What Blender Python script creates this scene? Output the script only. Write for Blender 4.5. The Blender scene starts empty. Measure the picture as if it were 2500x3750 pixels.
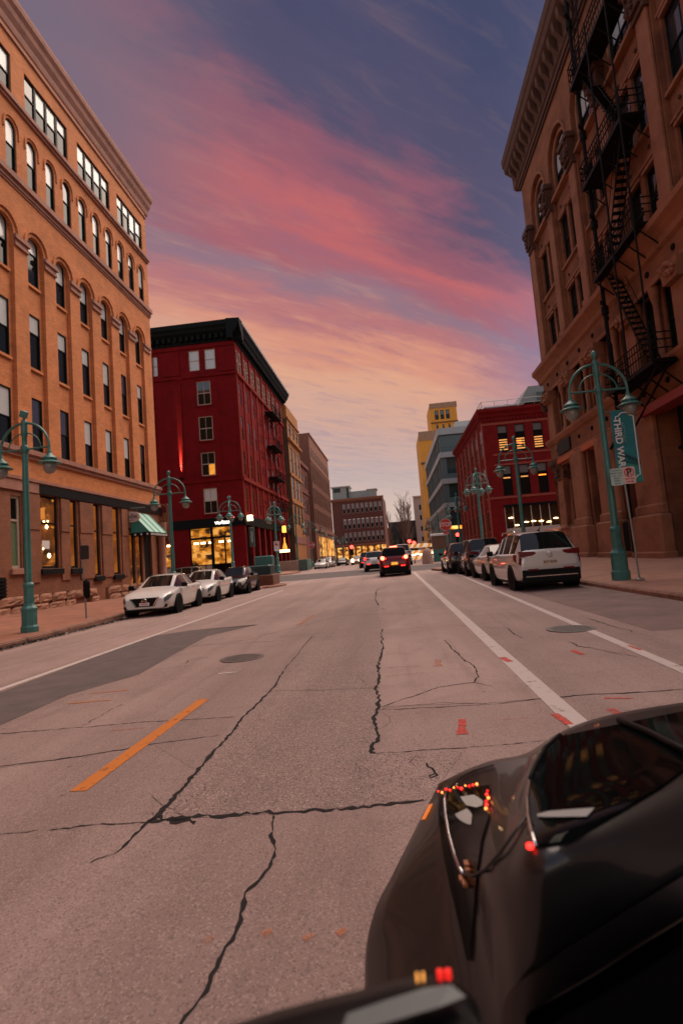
import bpy, bmesh, math, random
from mathutils import Vector, Matrix
from mathutils.bvhtree import BVHTree
R = math.radians
rnd = random.Random(7)
sc = bpy.context.scene
col = sc.collection

# ------------------------------------------------------------------ camera
F = 1950.0; VP = (1443, 2030); ROLL = R(4.5); H = 1.4
ya = Vector((VP[0]-1250, VP[1]-1875, F)).normalized()
za = Vector((-math.sin(ROLL), -math.cos(ROLL), 0)); za.z = -(za.x*ya.x+za.y*ya.y)/ya.z; za.normalize()
xa = ya.cross(za)
if xa.x < 0: xa = -xa
CAM = Vector((0, 0, H))
def ray(px, py):
    c = Vector((px-1250, py-1875, F)); return Vector((xa.dot(c), ya.dot(c), za.dot(c)))
def at(px, py, Y):
    r = ray(px, py); return CAM + r*(Y/r.y)
def atz(px, py, z):
    r = ray(px, py); return CAM + r*((z-H)/r.z)
def gnd(px, py, z=0, s=0.012):
    r = ray(px, py); return CAM + r*((z-H)/(r.z-s*r.x))
def ss(a, b, t):
    t = max(0, min(1, (t-a)/(b-a))); return t*t*(3-2*t)
def zg(x, y):
    return 0.012*max(-22, min(16, x))*(1-ss(30, 52, y)) + 0.12*ss(30, 60, y)

cd = bpy.data.cameras.new("camera"); cam = bpy.data.objects.new("camera", cd); col.objects.link(cam)
cd.sensor_fit = 'VERTICAL'; cd.sensor_height = 36; cd.lens = F/3750*36; cd.clip_end = 5000; cd.clip_start = .03
right = Vector((xa.x, ya.x, za.x)); down = Vector((xa.y, ya.y, za.y)); fwd = Vector((xa.z, ya.z, za.z))
m = Matrix((right, -down, -fwd)).transposed().to_4x4(); m.translation = CAM
cam.matrix_world = m; sc.camera = cam
cd.dof.use_dof = True; cd.dof.focus_distance = 5.0; cd.dof.aperture_fstop = 2.4

# ------------------------------------------------------------------ materials
def lin(c):
    return tuple(((v/255/12.92) if v/255 <= .04045 else ((v/255+.055)/1.055)**2.4) for v in c)
MATS = {}
def mat(name, base, rough=.7, var=.12, scale=1.5, bump=0, bscale=60, brick=None, flat=False, metal=0, coat=0, spec=.5, em=None, es=0, dirt=None, dscale=.6, damt=.5):
    if name in MATS: return MATS[name]
    m = bpy.data.materials.new(name); m.use_nodes = True; MATS[name] = m
    nt = m.node_tree; N = nt.nodes; L = nt.links; b = N['Principled BSDF']
    b.inputs['Roughness'].default_value = rough; b.inputs['Metallic'].default_value = metal
    b.inputs['Coat Weight'].default_value = coat; b.inputs['Coat Roughness'].default_value = .03
    b.inputs['Specular IOR Level'].default_value = spec
    tc = N.new('ShaderNodeTexCoord')
    n1 = N.new('ShaderNodeTexNoise'); n1.inputs['Scale'].default_value = scale; n1.inputs['Detail'].default_value = 8; n1.inputs['Roughness'].default_value = .65
    L.new(tc.outputs['Object'], n1.inputs['Vector'])
    mr = N.new('ShaderNodeMapRange'); mr.inputs['From Min'].default_value = .3; mr.inputs['From Max'].default_value = .7
    mr.inputs['To Min'].default_value = 1-var; mr.inputs['To Max'].default_value = 1+var; L.new(n1.outputs[0], mr.inputs['Value'])
    mx = N.new('ShaderNodeVectorMath'); mx.operation = 'SCALE'; L.new(mr.outputs[0], mx.inputs['Scale'])
    src = None
    if brick:
        bw, bh, mort = brick
        if not flat:
          sx = N.new('ShaderNodeSeparateXYZ'); L.new(tc.outputs['Object'], sx.inputs[0])
          ad = N.new('ShaderNodeMath'); L.new(sx.outputs[0], ad.inputs[0]); L.new(sx.outputs[1], ad.inputs[1])
          cb = N.new('ShaderNodeCombineXYZ'); L.new(ad.outputs[0], cb.inputs[0]); L.new(sx.outputs[2], cb.inputs[1])
        bt = N.new('ShaderNodeTexBrick'); bt.inputs['Scale'].default_value = 1; bt.inputs['Brick Width'].default_value = bw; bt.inputs['Row Height'].default_value = bh
        bt.inputs['Mortar Size'].default_value = .008; bt.inputs['Mortar Smooth'].default_value = .2
        bt.inputs['Color1'].default_value = (*[v*.9 for v in base], 1); bt.inputs['Color2'].default_value = (*[v*1.1 for v in base], 1); bt.inputs['Mortar'].default_value = (*mort, 1)
        L.new(tc.outputs['Object'] if flat else cb.outputs[0], bt.inputs['Vector']); L.new(bt.outputs[0], mx.inputs[0]); src = bt
    else:
        mx.inputs[0].default_value = base
    out = mx.outputs[0]
    if dirt:
        n3 = N.new('ShaderNodeTexNoise'); n3.inputs['Scale'].default_value = dscale; n3.inputs['Detail'].default_value = 10; n3.inputs['Roughness'].default_value = .7
        L.new(tc.outputs['Object'], n3.inputs['Vector'])
        r3 = N.new('ShaderNodeMapRange'); r3.inputs['From Min'].default_value = .5; r3.inputs['From Max'].default_value = .68; r3.inputs['To Max'].default_value = damt; L.new(n3.outputs[0], r3.inputs['Value'])
        mm = N.new('ShaderNodeMix'); mm.data_type = 'RGBA'; L.new(r3.outputs[0], mm.inputs[0]); L.new(out, mm.inputs[6]); mm.inputs[7].default_value = (*dirt, 1); out = mm.outputs[2]
    L.new(out, b.inputs['Base Color'])
    if em:
        b.inputs['Emission Color'].default_value = (*em, 1); b.inputs['Emission Strength'].default_value = es
    if bump:
        bn = N.new('ShaderNodeBump'); bn.inputs['Strength'].default_value = bump; bn.inputs['Distance'].default_value = .02
        if src: 
            n2 = src; inv = N.new('ShaderNodeMath'); inv.operation = 'SUBTRACT'; inv.inputs[0].default_value = 1; L.new(bt.outputs['Fac'], inv.inputs[1]); L.new(inv.outputs[0], bn.inputs['Height'])
        else:
            n2 = N.new('ShaderNodeTexNoise'); n2.inputs['Scale'].default_value = bscale; n2.inputs['Detail'].default_value = 5; L.new(tc.outputs['Object'], n2.inputs['Vector']); L.new(n2.outputs[0], bn.inputs['Height'])
        L.new(bn.outputs[0], b.inputs['Normal'])
    return m
def litmat(name, c1, c2, s, scale=2.0, dark=.35):
    """lit shop interior: warm light broken by shelves and goods"""
    m = bpy.data.materials.new(name); m.use_nodes = True; nt = m.node_tree; N = nt.nodes; L = nt.links; b = N['Principled BSDF']
    b.inputs['Base Color'].default_value = (.02, .015, .01, 1); b.inputs['Roughness'].default_value = .3
    tc = N.new('ShaderNodeTexCoord'); mp = N.new('ShaderNodeMapping'); mp.inputs['Scale'].default_value = (scale, scale, scale*1.6); L.new(tc.outputs['Object'], mp.inputs[0])
    v = N.new('ShaderNodeTexVoronoi'); v.distance = 'CHEBYCHEV'; v.inputs['Scale'].default_value = 1; L.new(mp.outputs[0], v.inputs['Vector'])
    n = N.new('ShaderNodeTexNoise'); n.inputs['Scale'].default_value = 1.3; n.inputs['Detail'].default_value = 6; L.new(mp.outputs[0], n.inputs['Vector'])
    sp = N.new('ShaderNodeSeparateColor'); L.new(v.outputs['Color'], sp.inputs[0])
    ml = N.new('ShaderNodeMath'); ml.operation = 'MULTIPLY_ADD'; ml.inputs[1].default_value = .5; L.new(sp.outputs[0], ml.inputs[0]); L.new(n.outputs[0], ml.inputs[2])
    cr = N.new('ShaderNodeValToRGB'); e = cr.color_ramp.elements
    e[0].position = dark; e[0].color = (.012, .006, .003, 1); e[1].position = .95; e[1].color = (*c2, 1)
    k = e.new((dark+.95)/2+.05); k.color = (*c1, 1)
    L.new(ml.outputs[0], cr.inputs[0]); L.new(cr.outputs[0], b.inputs['Emission Color']); b.inputs['Emission Strength'].default_value = s
    return m

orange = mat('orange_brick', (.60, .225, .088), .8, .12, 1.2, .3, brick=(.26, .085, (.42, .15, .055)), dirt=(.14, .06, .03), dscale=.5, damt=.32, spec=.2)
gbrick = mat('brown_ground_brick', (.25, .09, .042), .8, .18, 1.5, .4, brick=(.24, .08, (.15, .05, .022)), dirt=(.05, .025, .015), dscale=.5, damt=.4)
pinkst = mat('pinkish_stone', (.34, .155, .105), .75, .15, 2, .2, 30, dirt=(.1, .05, .035), dscale=1.2, damt=.4)
roughst = mat('rough_stone', (.30, .135, .08), .9, .25, 2.5, .9, 7, dirt=(.05, .025, .018), dscale=1.6, damt=.7)
darktrim = mat('dark_trim', (.010, .010, .010), .5, .2, spec=.15)
frameblk = mat('window_frame_dark', (.008, .009, .009), .5, .1, spec=.15)
glassdk = mat('dark_glass', (.005, .009, .0085), .04, .1, spec=.22)
glassrf = mat('sky_glass', (.02, .025, .03), .03, .1, metal=0, spec=1.0)
upper_sash = mat('pale_blind', (.50, .52, .49), .25, .06, 2, coat=.6)  # pale upper panes: mostly sky reflection painted as colour, some drawn blinds
cream = mat('cream_frame', (.42, .33, .24), .6, .1)
redp = mat('red_painted_brick', (.175, .0075, .009), .85, .15, .8, .15, brick=(.3, .1, (.11, .005, .007)), dirt=(.05, .004, .005), dscale=.3, damt=.5, spec=.08)
redlt = mat('red_painted_trim', (.20, .022, .014), .8, .12, 1, spec=.1)
blackcor = mat('black_cornice', (.004, .006, .006), .6, .1, spec=.1)
sand = mat('brown_sandstone', (.225, .085, .042), .85, .2, .8, .3, brick=(1.3, .52, (.13, .05, .025)), dirt=(.05, .022, .012), dscale=.5, damt=.6, spec=.2)
sandlt = mat('light_sandstone', (.29, .12, .065), .85, .18, .8, .35, 14, dirt=(.07, .03, .017), dscale=.6, damt=.55, spec=.2)
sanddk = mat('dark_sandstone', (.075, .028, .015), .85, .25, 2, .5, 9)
iron = mat('black_iron', (.009, .007, .0065), .6, .2, spec=.08)
teal = mat('teal_paint', (.036, .165, .142), .42, .2, 5, coat=.12, dirt=(.03, .06, .05), dscale=3, damt=.5)
globe = mat('lamp_globe', (.22, .22, .2), .15, .05)
white = mat('white_paint', (.62, .56, .52), .55, .1, 4)
litA = litmat('lit_shop', (.22, .055, .006), (.85, .28, .04), .75, .9, .50)
litB = litmat('lit_shop_dim', (.30, .075, .008), (.50, .15, .018), .70, .5, .30)
litC = litmat('lit_far', (.8, .25, .02), (1, .55, .15), 1.1, .8, .5)
lamp_em = mat('bulb_glow', (1, .8, .5), .5, 0, em=(1, .62, .28), es=9)
white_em = mat('white_sign_light', (.9, .9, .9), .5, 0, em=(1, .9, .78), es=2.6)
red_em = mat('red_lamp_lit', (.4, .01, .01), .3, 0, em=(1, .02, .015), es=4.5)
redhot = mat('brake_lamp_core', (.9, .3, .2), .3, 0, em=(1, .14, .07), es=7)
amber_em = mat('amber_lamp_lit', (.8, .3, .05), .3, 0, em=(1, .32, .03), es=4)
head_em = mat('headlamp_lit', (1, .9, .7), .3, 0, em=(1, .72, .35), es=14)
redlens = mat('red_lens', (.13, .004, .005), .2, .05, coat=.4, spec=.2)
tyre = mat('tyre_rubber', (.006, .006, .007), .8, .15, spec=.1)
rim = mat('alloy_rim', (.16, .16, .16), .3, .1, metal=.8)
carwhite = mat('car_white', (.66, .63, .59), .25, .03, coat=1)
carsilver = mat('car_silver', (.55, .52, .49), .28, .03, coat=1, metal=.2)
carblack = mat('car_black', (.006, .006, .007), .2, .05, coat=.6)
carbrown = mat('car_dark_brown', (.035, .028, .024), .22, .05, coat=1)
carglow = mat('car_dark_red', (.15, .004, .007), .25, .05, coat=.35, spec=.2)  # near-black body with the red brake-lamp glow put into its base colour
carglass = mat('car_glass', (.006, .008, .008), .03, .05, spec=.35)
plasticblk = mat('black_plastic', (.006, .006, .006), .55, .1, spec=.12)
chrome = mat('chrome', (.6, .6, .6), .12, .02, metal=1)
platem = mat('number_plate', (.62, .45, .33), .5, .1, 30)
signwhite = mat('sign_white', (.72, .70, .66), .5, .05)
signred = mat('sign_red', (.60, .018, .022), .45, .06)
signmint = mat('sign_mint', (.46, .58, .50), .5, .05)
ink = mat('sign_ink', (.015, .015, .015), .5, .05)
signgrey = mat('sign_back', (.02, .022, .022), .5, .1)
steel = mat('galvanised_steel', (.22, .22, .21), .45, .15, 8, metal=.5)
mint = mat('mint_canvas', (.36, .56, .46), .8, .06, 8)
stripe_or = mat('barricade_orange', (.7, .22, .015), .5, .1, em=(1, .35, .03), es=.35)

# ------------------------------------------------------------------ mesh builder
I4 = Matrix.Identity(4)
class MB:
    def __init__(s): s.v = []; s.f = []; s.mi = []; s.cuts = []
    def cut(s):
        """what was added since the last cut becomes an object of its own"""
        if s.f and (not s.cuts or s.cuts[-1] != (len(s.v), len(s.f))): s.cuts.append((len(s.v), len(s.f)))
    def add(s, vs, fs, mi=0, M=None):
        o = len(s.v)
        s.v += [tuple(M @ Vector(p)) if M else tuple(p) for p in vs]
        s.f += [tuple(i+o for i in f) for f in fs]; s.mi += [mi]*len(fs)
    def box(s, x0, x1, y0, y1, z0, z1, mi=0, M=None):
        s.add([(x0,y0,z0),(x1,y0,z0),(x1,y1,z0),(x0,y1,z0),(x0,y0,z1),(x1,y0,z1),(x1,y1,z1),(x0,y1,z1)],
              [(0,3,2,1),(4,5,6,7),(0,1,5,4),(1,2,6,5),(2,3,7,6),(3,0,4,7)], mi, M)
    def cham(s, x0, x1, y0, y1, z0, z1, b=.03, mi=0, M=None):
        """box with chamfered vertical and top edges"""
        p = [(x0+b,y0),(x1-b,y0),(x1,y0+b),(x1,y1-b),(x1-b,y1),(x0+b,y1),(x0,y1-b),(x0,y0+b)]
        cx, cy = (x0+x1)/2, (y0+y1)/2
        q = [(cx+(a-cx)*(1-2*b/max(x1-x0, .01)), cy+(c-cy)*(1-2*b/max(y1-y0, .01))) for a, c in p]
        vs = [(a,c,z0) for a,c in p]+[(a,c,z1-b) for a,c in p]+[(a,c,z1) for a,c in q]
        fs = [tuple(range(7,-1,-1)), tuple(range(16,24))]
        for k in (0, 8):
            fs += [(k+i, k+(i+1)%8, k+8+(i+1)%8, k+8+i) for i in range(8)]
        s.add(vs, fs, mi, M)
    def poly(s, pts, mi=0, M=None): s.add(pts, [tuple(range(len(pts)))], mi, M)
    def prism(s, pts2, d0, d1, plane='xz', mi=0, M=None):
        n = len(pts2)
        mk = {'xz': lambda a,b,d:(a,d,b), 'xy': lambda a,b,d:(a,b,d), 'yz': lambda a,b,d:(d,a,b)}[plane]
        vs = [mk(a,b,d0) for a,b in pts2]+[mk(a,b,d1) for a,b in pts2]
        fs = [tuple(range(n)), tuple(range(2*n-1,n-1,-1))]+[(i,n+i,n+(i+1)%n,(i+1)%n) for i in range(n)]
        s.add(vs, fs, mi, M)
    def tube(s, pts, r, n=8, mi=0, M=None, cap=True):
        pts = [Vector(p) for p in pts]; vs = []; fs = []; up = None
        rr = r if isinstance(r, (list, tuple)) else [r]*len(pts)
        for i, p in enumerate(pts):
            d = (pts[min(i+1, len(pts)-1)]-pts[max(i-1, 0)]).normalized()
            a = Vector((0,0,1)) if abs(d.z) < .9 else Vector((1,0,0))
            if up is not None and (up - d*up.dot(d)).length > .2: a = up
            u = (a - d*a.dot(d)).normalized(); up = u; w = d.cross(u)
            for k in range(n):
                t = 2*math.pi*k/n; vs.append(p+(u*math.cos(t)+w*math.sin(t))*rr[i])
        for i in range(len(pts)-1):
            for k in range(n):
                a = i*n+k; b = i*n+(k+1)%n; fs.append((a, b, b+n, a+n))
        if cap: fs += [tuple(range(n-1,-1,-1)), tuple(range((len(pts)-1)*n, len(pts)*n))]
        s.add(vs, fs, mi, M)
    def lathe(s, prof, n=16, mi=0, M=None, cap=True):
        vs = []; fs = []
        for r, z in prof:
            for k in range(n):
                t = 2*math.pi*(k+.5)/n; vs.append((r*math.cos(t), r*math.sin(t), z))
        for i in range(len(prof)-1):
            for k in range(n):
                a = i*n+k; b = i*n+(k+1)%n; fs.append((a, b, b+n, a+n))
        if cap: fs += [tuple(range(n-1,-1,-1)), tuple(range((len(prof)-1)*n, len(prof)*n))]
        s.add(vs, fs, mi, M)
    def build(s, name, mats, parent=None, smooth=False, loc=None, rot=None, fix=False):
        if s.cuts:
            s.cut(); c0 = (0, 0); o = None; cs = s.cuts; s.cuts = []
            for c in cs:
                b = MB(); b.v = s.v[c0[0]:c[0]]; b.f = [tuple(i-c0[0] for i in f) for f in s.f[c0[1]:c[1]]]; b.mi = s.mi[c0[1]:c[1]]; c0 = c
                o = b.build(name, mats, parent, smooth, loc, rot, fix)
            return o
        me = bpy.data.meshes.new(name); me.from_pydata(s.v, [], s.f)
        if not isinstance(mats, (list, tuple)): mats = [mats]
        for m in mats: me.materials.append(m)
        me.polygons.foreach_set('material_index', s.mi)
        if fix:
            bm = bmesh.new(); bm.from_mesh(me); bmesh.ops.remove_doubles(bm, verts=bm.verts, dist=1e-5); bmesh.ops.recalc_face_normals(bm, faces=bm.faces); bm.to_mesh(me); bm.free()
        if smooth:
            me.polygons.foreach_set('use_smooth', [True]*len(me.polygons))
            if smooth is not True:
                me.set_sharp_from_angle(angle=R(smooth))
        me.update()
        return link(name, me, parent, loc, rot)
def link(name, data, parent=None, loc=None, rot=None):
    o = bpy.data.objects.new(name, data); col.objects.link(o)
    if parent: o.parent = parent
    if loc is not None: o.location = loc
    if rot is not None: o.rotation_euler = (0, 0, rot)
    return o
def tag(o, label=None, cat=None, group=None, kind=None):
    if label: o['label'] = label
    if cat: o['category'] = cat
    if group: o['group'] = group
    if kind: o['kind'] = kind
    return o
def thing(name, label, cat, loc=(0,0,0), rot=0, group=None):
    return tag(link(name, None, None, loc, rot), label, cat, group)
def copy_tree(o, parent=None):
    c = o.copy(); col.objects.link(c)
    if parent: c.parent = parent
    for ch in list(o.children): copy_tree(ch, c)
    return c
def text(name, s, size, m, parent, M, ext=.006, sx=1.0, bold=0.0, align='CENTER'):
    cu = bpy.data.curves.new(name, 'FONT'); cu.body = s; cu.size = size; cu.extrude = ext; cu.align_x = align; cu.align_y = 'CENTER'; cu.offset = bold; cu.resolution_u = 4
    tmp = bpy.data.objects.new('tmp', cu); col.objects.link(tmp)
    dg = bpy.context.evaluated_depsgraph_get(); me = bpy.data.meshes.new_from_object(tmp.evaluated_get(dg)); bpy.data.objects.remove(tmp)
    me.transform(M @ Matrix.Diagonal((sx, 1, 1, 1))); me.materials.clear(); me.materials.append(m)
    return link(name, me, parent)
UP = Matrix.Rotation(R(90), 4, 'X')           # text plane -> facing -Y
RZ = lambda d: Matrix.Rotation(R(d), 4, 'Z')
T = lambda x, y, z: Matrix.Translation((x, y, z))

# ------------------------------------------------------------------ facades
def arch_pts(ua, ub, spring, n=14, rise=None):
    r = (ub-ua)/2; c = (ua+ub)/2; h = r if rise is None else rise
    return [(c-r*math.cos(math.pi*i/n), spring+h*math.sin(math.pi*i/n)) for i in range(n+1)]
def wall(mb, u0, u1, v0, v1, holes, depth=.3, w=0, M=None, mi=0, rmi=None):
    """holes (ua,ub,va,vb,arch) cut from a wall facing local -Y at y=w, with reveals going back"""
    rmi = mi if rmi is None else rmi
    us = sorted({u0, u1, *[h[0] for h in holes], *[h[1] for h in holes]}); vs = sorted({v0, v1, *[h[2] for h in holes], *[h[3] for h in holes]})
    us = [u for u in us if u0 <= u <= u1]; vs = [v for v in vs if v0 <= v <= v1]
    for i in range(len(us)-1):
        run = None
        for j in range(len(vs)-1):
            cu, cv = (us[i]+us[i+1])/2, (vs[j]+vs[j+1])/2
            if any(h[0] < cu < h[1] and h[2] < cv < h[3] for h in holes):
                if run is not None: mb.poly([(us[i],w,run),(us[i+1],w,run),(us[i+1],w,vs[j]),(us[i],w,vs[j])], mi, M); run = None
            elif run is None: run = vs[j]
        if run is not None: mb.poly([(us[i],w,run),(us[i+1],w,run),(us[i+1],w,vs[-1]),(us[i],w,vs[-1])], mi, M)
    for h in holes:
        a, b, c, d = h[:4]; ar = len(h) > 4 and h[4]; D = w+depth
        top = d-(b-a)/2 if ar else d
        mb.poly([(a,w,c),(a,D,c),(a,D,top),(a,w,top)], rmi, M); mb.poly([(b,w,c),(b,w,top),(b,D,top),(b,D,c)], rmi, M)
        mb.poly([(a,w,c),(b,w,c),(b,D,c),(a,D,c)], rmi, M)
        if ar:
            p = arch_pts(a, b, top); n = len(p); h2 = n//2
            for i in range(n-1): mb.poly([(p[i][0],w,p[i][1]),(p[i][0],D,p[i][1]),(p[i+1][0],D,p[i+1][1]),(p[i+1][0],w,p[i+1][1])], rmi, M)
            for i in range(h2): mb.poly([(a,w,d),(p[i][0],w,p[i][1]),(p[i+1][0],w,p[i+1][1])], mi, M)
            for i in range(h2, n-1): mb.poly([(b,w,d),(p[i][0],w,p[i][1]),(p[i+1][0],w,p[i+1][1])], mi, M)
            mb.poly([(a,w,d),(p[h2][0],w,p[h2][1]),(b,w,d)], mi, M)
        else: mb.poly([(a,w,d),(a,D,d),(b,D,d),(b,w,d)], rmi, M)
def arch_ring(mb, ua, ub, spring, t, y0, y1, n=16, M=None, mi=0, legs=0):
    p = arch_pts(ua, ub, spring, n); q = arch_pts(ua-t, ub+t, spring, n)
    if legs: p = [(p[0][0], spring-legs)]+p+[(p[-1][0], spring-legs)]; q = [(q[0][0], spring-legs)]+q+[(q[-1][0], spring-legs)]
    for i in range(len(p)-1):
        a, b, c, d = p[i], p[i+1], q[i+1], q[i]
        mb.poly([(a[0],y0,a[1]),(b[0],y0,b[1]),(c[0],y0,c[1]),(d[0],y0,d[1])], mi, M)
        mb.poly([(d[0],y0,d[1]),(c[0],y0,c[1]),(c[0],y1,c[1]),(d[0],y1,d[1])], mi, M)
        mb.poly([(a[0],y0,a[1]),(b[0],y0,b[1]),(b[0],y1,b[1]),(a[0],y1,a[1])], mi, M)
WIN = {}
wr_ = random.Random(21)
def window(parent, key, u, v, w, h, y, arch=False, fm=None, up=None, lo=None, rail=.5, f=.06, mull=0, rot=None, M=None, bars=0):
    """a sash window standing at local (u, y, v): frame mesh with pane and blind sub-parts; meshes are shared by key"""
    fm = fm or frameblk; lo = lo or glassdk
    if up is upper_sash and key[0] == 'L':
        vz = wr_.choice((0,0,0,0,1,2,2,4)); key += str(vz); rail = (rail, rail-.14, rail+.16, rail-.3, rail+.02)[vz]
        if vz == 4: up = glassrf
    if key not in WIN:
        fr = MB(); pa = MB(); bl = MB(); a = w/2
        zr = h*rail
        if arch:
            sp = h-a
            p = arch_pts(-a, a, sp); q = arch_pts(-a+f, a-f, sp)
            p = [(-a, 0)]+p+[(a, 0)]; q = [(-a+f, 0)]+q+[(a-f, 0)]
            for i in range(len(p)-1):
                A, B, C, D = p[i], p[i+1], q[i+1], q[i]
                fr.poly([(A[0],-.05,A[1]),(B[0],-.05,B[1]),(C[0],-.05,C[1]),(D[0],-.05,D[1])]); fr.poly([(D[0],-.05,D[1]),(C[0],-.05,C[1]),(C[0],.03,C[1]),(D[0],.03,D[1])])
            fr.box(-a+f, a-f, -.05, .03, 0, f)
            pts = [(x, z) for x, z in q if z > zr]
            (bl if up else pa).poly([(a-f,0,zr),]+[(x,0,z) for x, z in reversed(pts)]+[(-a+f,0,zr)])
        else:
            fr.box(-a, -a+f, -.05, .03, 0, h); fr.box(a-f, a, -.05, .03, 0, h); fr.box(-a+f, a-f, -.05, .03, h-f, h); fr.box(-a+f, a-f, -.05, .03, 0, f)
            if up: bl.poly([(-a+f,0,zr),(a-f,0,zr),(a-f,0,h-f),(-a+f,0,h-f)])
            else: pa.poly([(-a+f,0,zr),(a-f,0,zr),(a-f,0,h-f),(-a+f,0,h-f)])
        fr.box(-a+f, a-f, -.04, .03, zr-f*.4, zr+f*.4)
        for k in range(bars):
            x = -a+w*(k+1)/(bars+1); fr.box(x-.02, x+.02, -.035, .03, f, h-f)
        pa.poly([(-a+f,.012,f),(a-f,.012,f),(a-f,.012,zr),(-a+f,.012,zr)])
        o = fr.build('window', fm, parent); pa.build('pane', lo, o)
        if bl.f: bl.build('blind', up, o)
        WIN[key] = o
    else: o = copy_tree(WIN[key], parent)
    o.parent = parent
    p = Vector((u, y, v))
    if M: p = M @ p
    o.location = p; o.rotation_euler = (0, 0, rot or 0)
    return o

# ------------------------------------------------------------------ ground, road, pavements
def sheet(name, x0, x1, y0, y1, nx, ny, m, dz, fn=None, parent=None):
    b = MB(); vs = []
    for j in range(ny+1):
        for i in range(nx+1):
            x = x0+(x1-x0)*i/nx; y = y0+(y1-y0)*j/ny; vs.append((x, y, (fn or zg)(x, y)+dz))
    b.add(vs, [(j*(nx+1)+i, j*(nx+1)+i+1, (j+1)*(nx+1)+i+1, (j+1)*(nx+1)+i) for j in range(ny) for i in range(nx)])
    return b.build(name, m, parent, True)
def concrete(nm='road_concrete', dk=1.0, spk=1.0):
    m = bpy.data.materials.new(nm); m.use_nodes = True; nt = m.node_tree; N = nt.nodes; L = nt.links; b = N['Principled BSDF']
    tc = N.new('ShaderNodeTexCoord')
    def noise(s, d=8, r=.6, vec=None):
        n = N.new('ShaderNodeTexNoise'); n.inputs['Scale'].default_value = s; n.inputs['Detail'].default_value = d; n.inputs['Roughness'].default_value = r; L.new(vec or tc.outputs['Object'], n.inputs['Vector']); return n.outputs[0]
    def mrng(src, a, c, lo, hi):
        r = N.new('ShaderNodeMapRange'); r.inputs[1].default_value = a; r.inputs[2].default_value = c; r.inputs[3].default_value = lo; r.inputs[4].default_value = hi; L.new(src, r.inputs[0]); return r.outputs[0]
    def mixc(f, a, c):
        x = N.new('ShaderNodeMix'); x.data_type = 'RGBA'
        if hasattr(f, 'links'): L.new(f, x.inputs[0])
        else: x.inputs[0].default_value = f
        for i, v in ((6, a), (7, c)):
            if hasattr(v, 'links'): L.new(v, x.inputs[i])
            else: x.inputs[i].default_value = (*v, 1)
        return x.outputs[2]
    big = noise(.22, 6); mid = noise(1.6, 9, .7); 
    mp = N.new('ShaderNodeMapping'); mp.inputs['Scale'].default_value = (3.2,.22,1); L.new(tc.outputs['Object'], mp.inputs[0])
    streak = noise(1.0, 8, .65, mp.outputs[0])
    c = mixc(mrng(big, .35, .65, 0, 1), tuple(v*dk for v in (.285,.188,.163)), tuple(v*dk for v in (.385,.265,.232)))
    mp2 = N.new('ShaderNodeMapping'); mp2.inputs['Scale'].default_value = (1.1,.05,1); L.new(tc.outputs['Object'], mp2.inputs[0])
    c = mixc(mrng(noise(1.0, 5, .5, mp2.outputs[0]), .42, .66, 0, .42), c, (.16,.105,.09))
    c = mixc(mrng(mid, .5, .72, 0, .5), c, (.19,.125,.108))
    c = mixc(mrng(streak, .52, .75, 0, .55), c, (.155,.10,.088))
    vo = N.new('ShaderNodeTexVoronoi'); vo.inputs['Scale'].default_value = 120; L.new(tc.outputs['Object'], vo.inputs['Vector'])
    sp = N.new('ShaderNodeSeparateColor'); L.new(vo.outputs['Color'], sp.inputs[0])
    c = mixc(mrng(sp.outputs[0], .72, .95, 0, .40*spk), c, (.50,.36,.31))
    c = mixc(mrng(sp.outputs[1], .70, .95, 0, min(.9,.5*spk)), c, (.085,.058,.05))
    spots = noise(9, 3, .5); c = mixc(mrng(spots, .70, .78, 0, .75), c, (.05,.032,.028))
    L.new(c, b.inputs['Base Color']); b.inputs['Roughness'].default_value = .72
    bn = N.new('ShaderNodeBump'); bn.inputs['Strength'].default_value = .35; bn.inputs['Distance'].default_value = .012
    hh = N.new('ShaderNodeMath'); hh.operation = 'ADD'; L.new(vo.outputs[0], hh.inputs[0]); L.new(noise(40, 4), hh.inputs[1]); L.new(hh.outputs[0], bn.inputs['Height']); L.new(bn.outputs[0], b.inputs['Normal'])
    return m
roadm = concrete()
g = sheet('ground', -1500, 1500, -300, 2500, 1, 1, mat('far_ground', (.10,.065,.05), .9, .2, .05), -.55, lambda x, y: 0); tag(g, kind='structure')
road = tag(sheet('road', -17, 16, -12, 240, 66, 250, roadm, 0), kind='structure')
cross = tag(sheet('cross_street', -120, 120, 40.5, 54, 60, 12, mat('asphalt', (.075,.058,.052), .8, .2, 2, .2, 50), .004), kind='structure')
pave = mat('pavement_left', (.28,.11,.065), .85, .18, 1.6, .4, 30, brick=(1.5, 1.5, (.07,.03,.02)), flat=True, dirt=(.10,.045,.028), dscale=1.1, damt=.6)
paver = mat('pavement_right', (.33,.165,.11), .85, .14, 1.6, .4, 30, brick=(1.6, 1.6, (.13,.06,.04)), flat=True, dirt=(.14,.07,.045), dscale=.7, damt=.5)
kerbm = mat('kerb_stone', (.26,.13,.09), .85, .25, 3, .5, 20, dirt=(.06,.035,.025), dscale=2.2, damt=.8)
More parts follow.
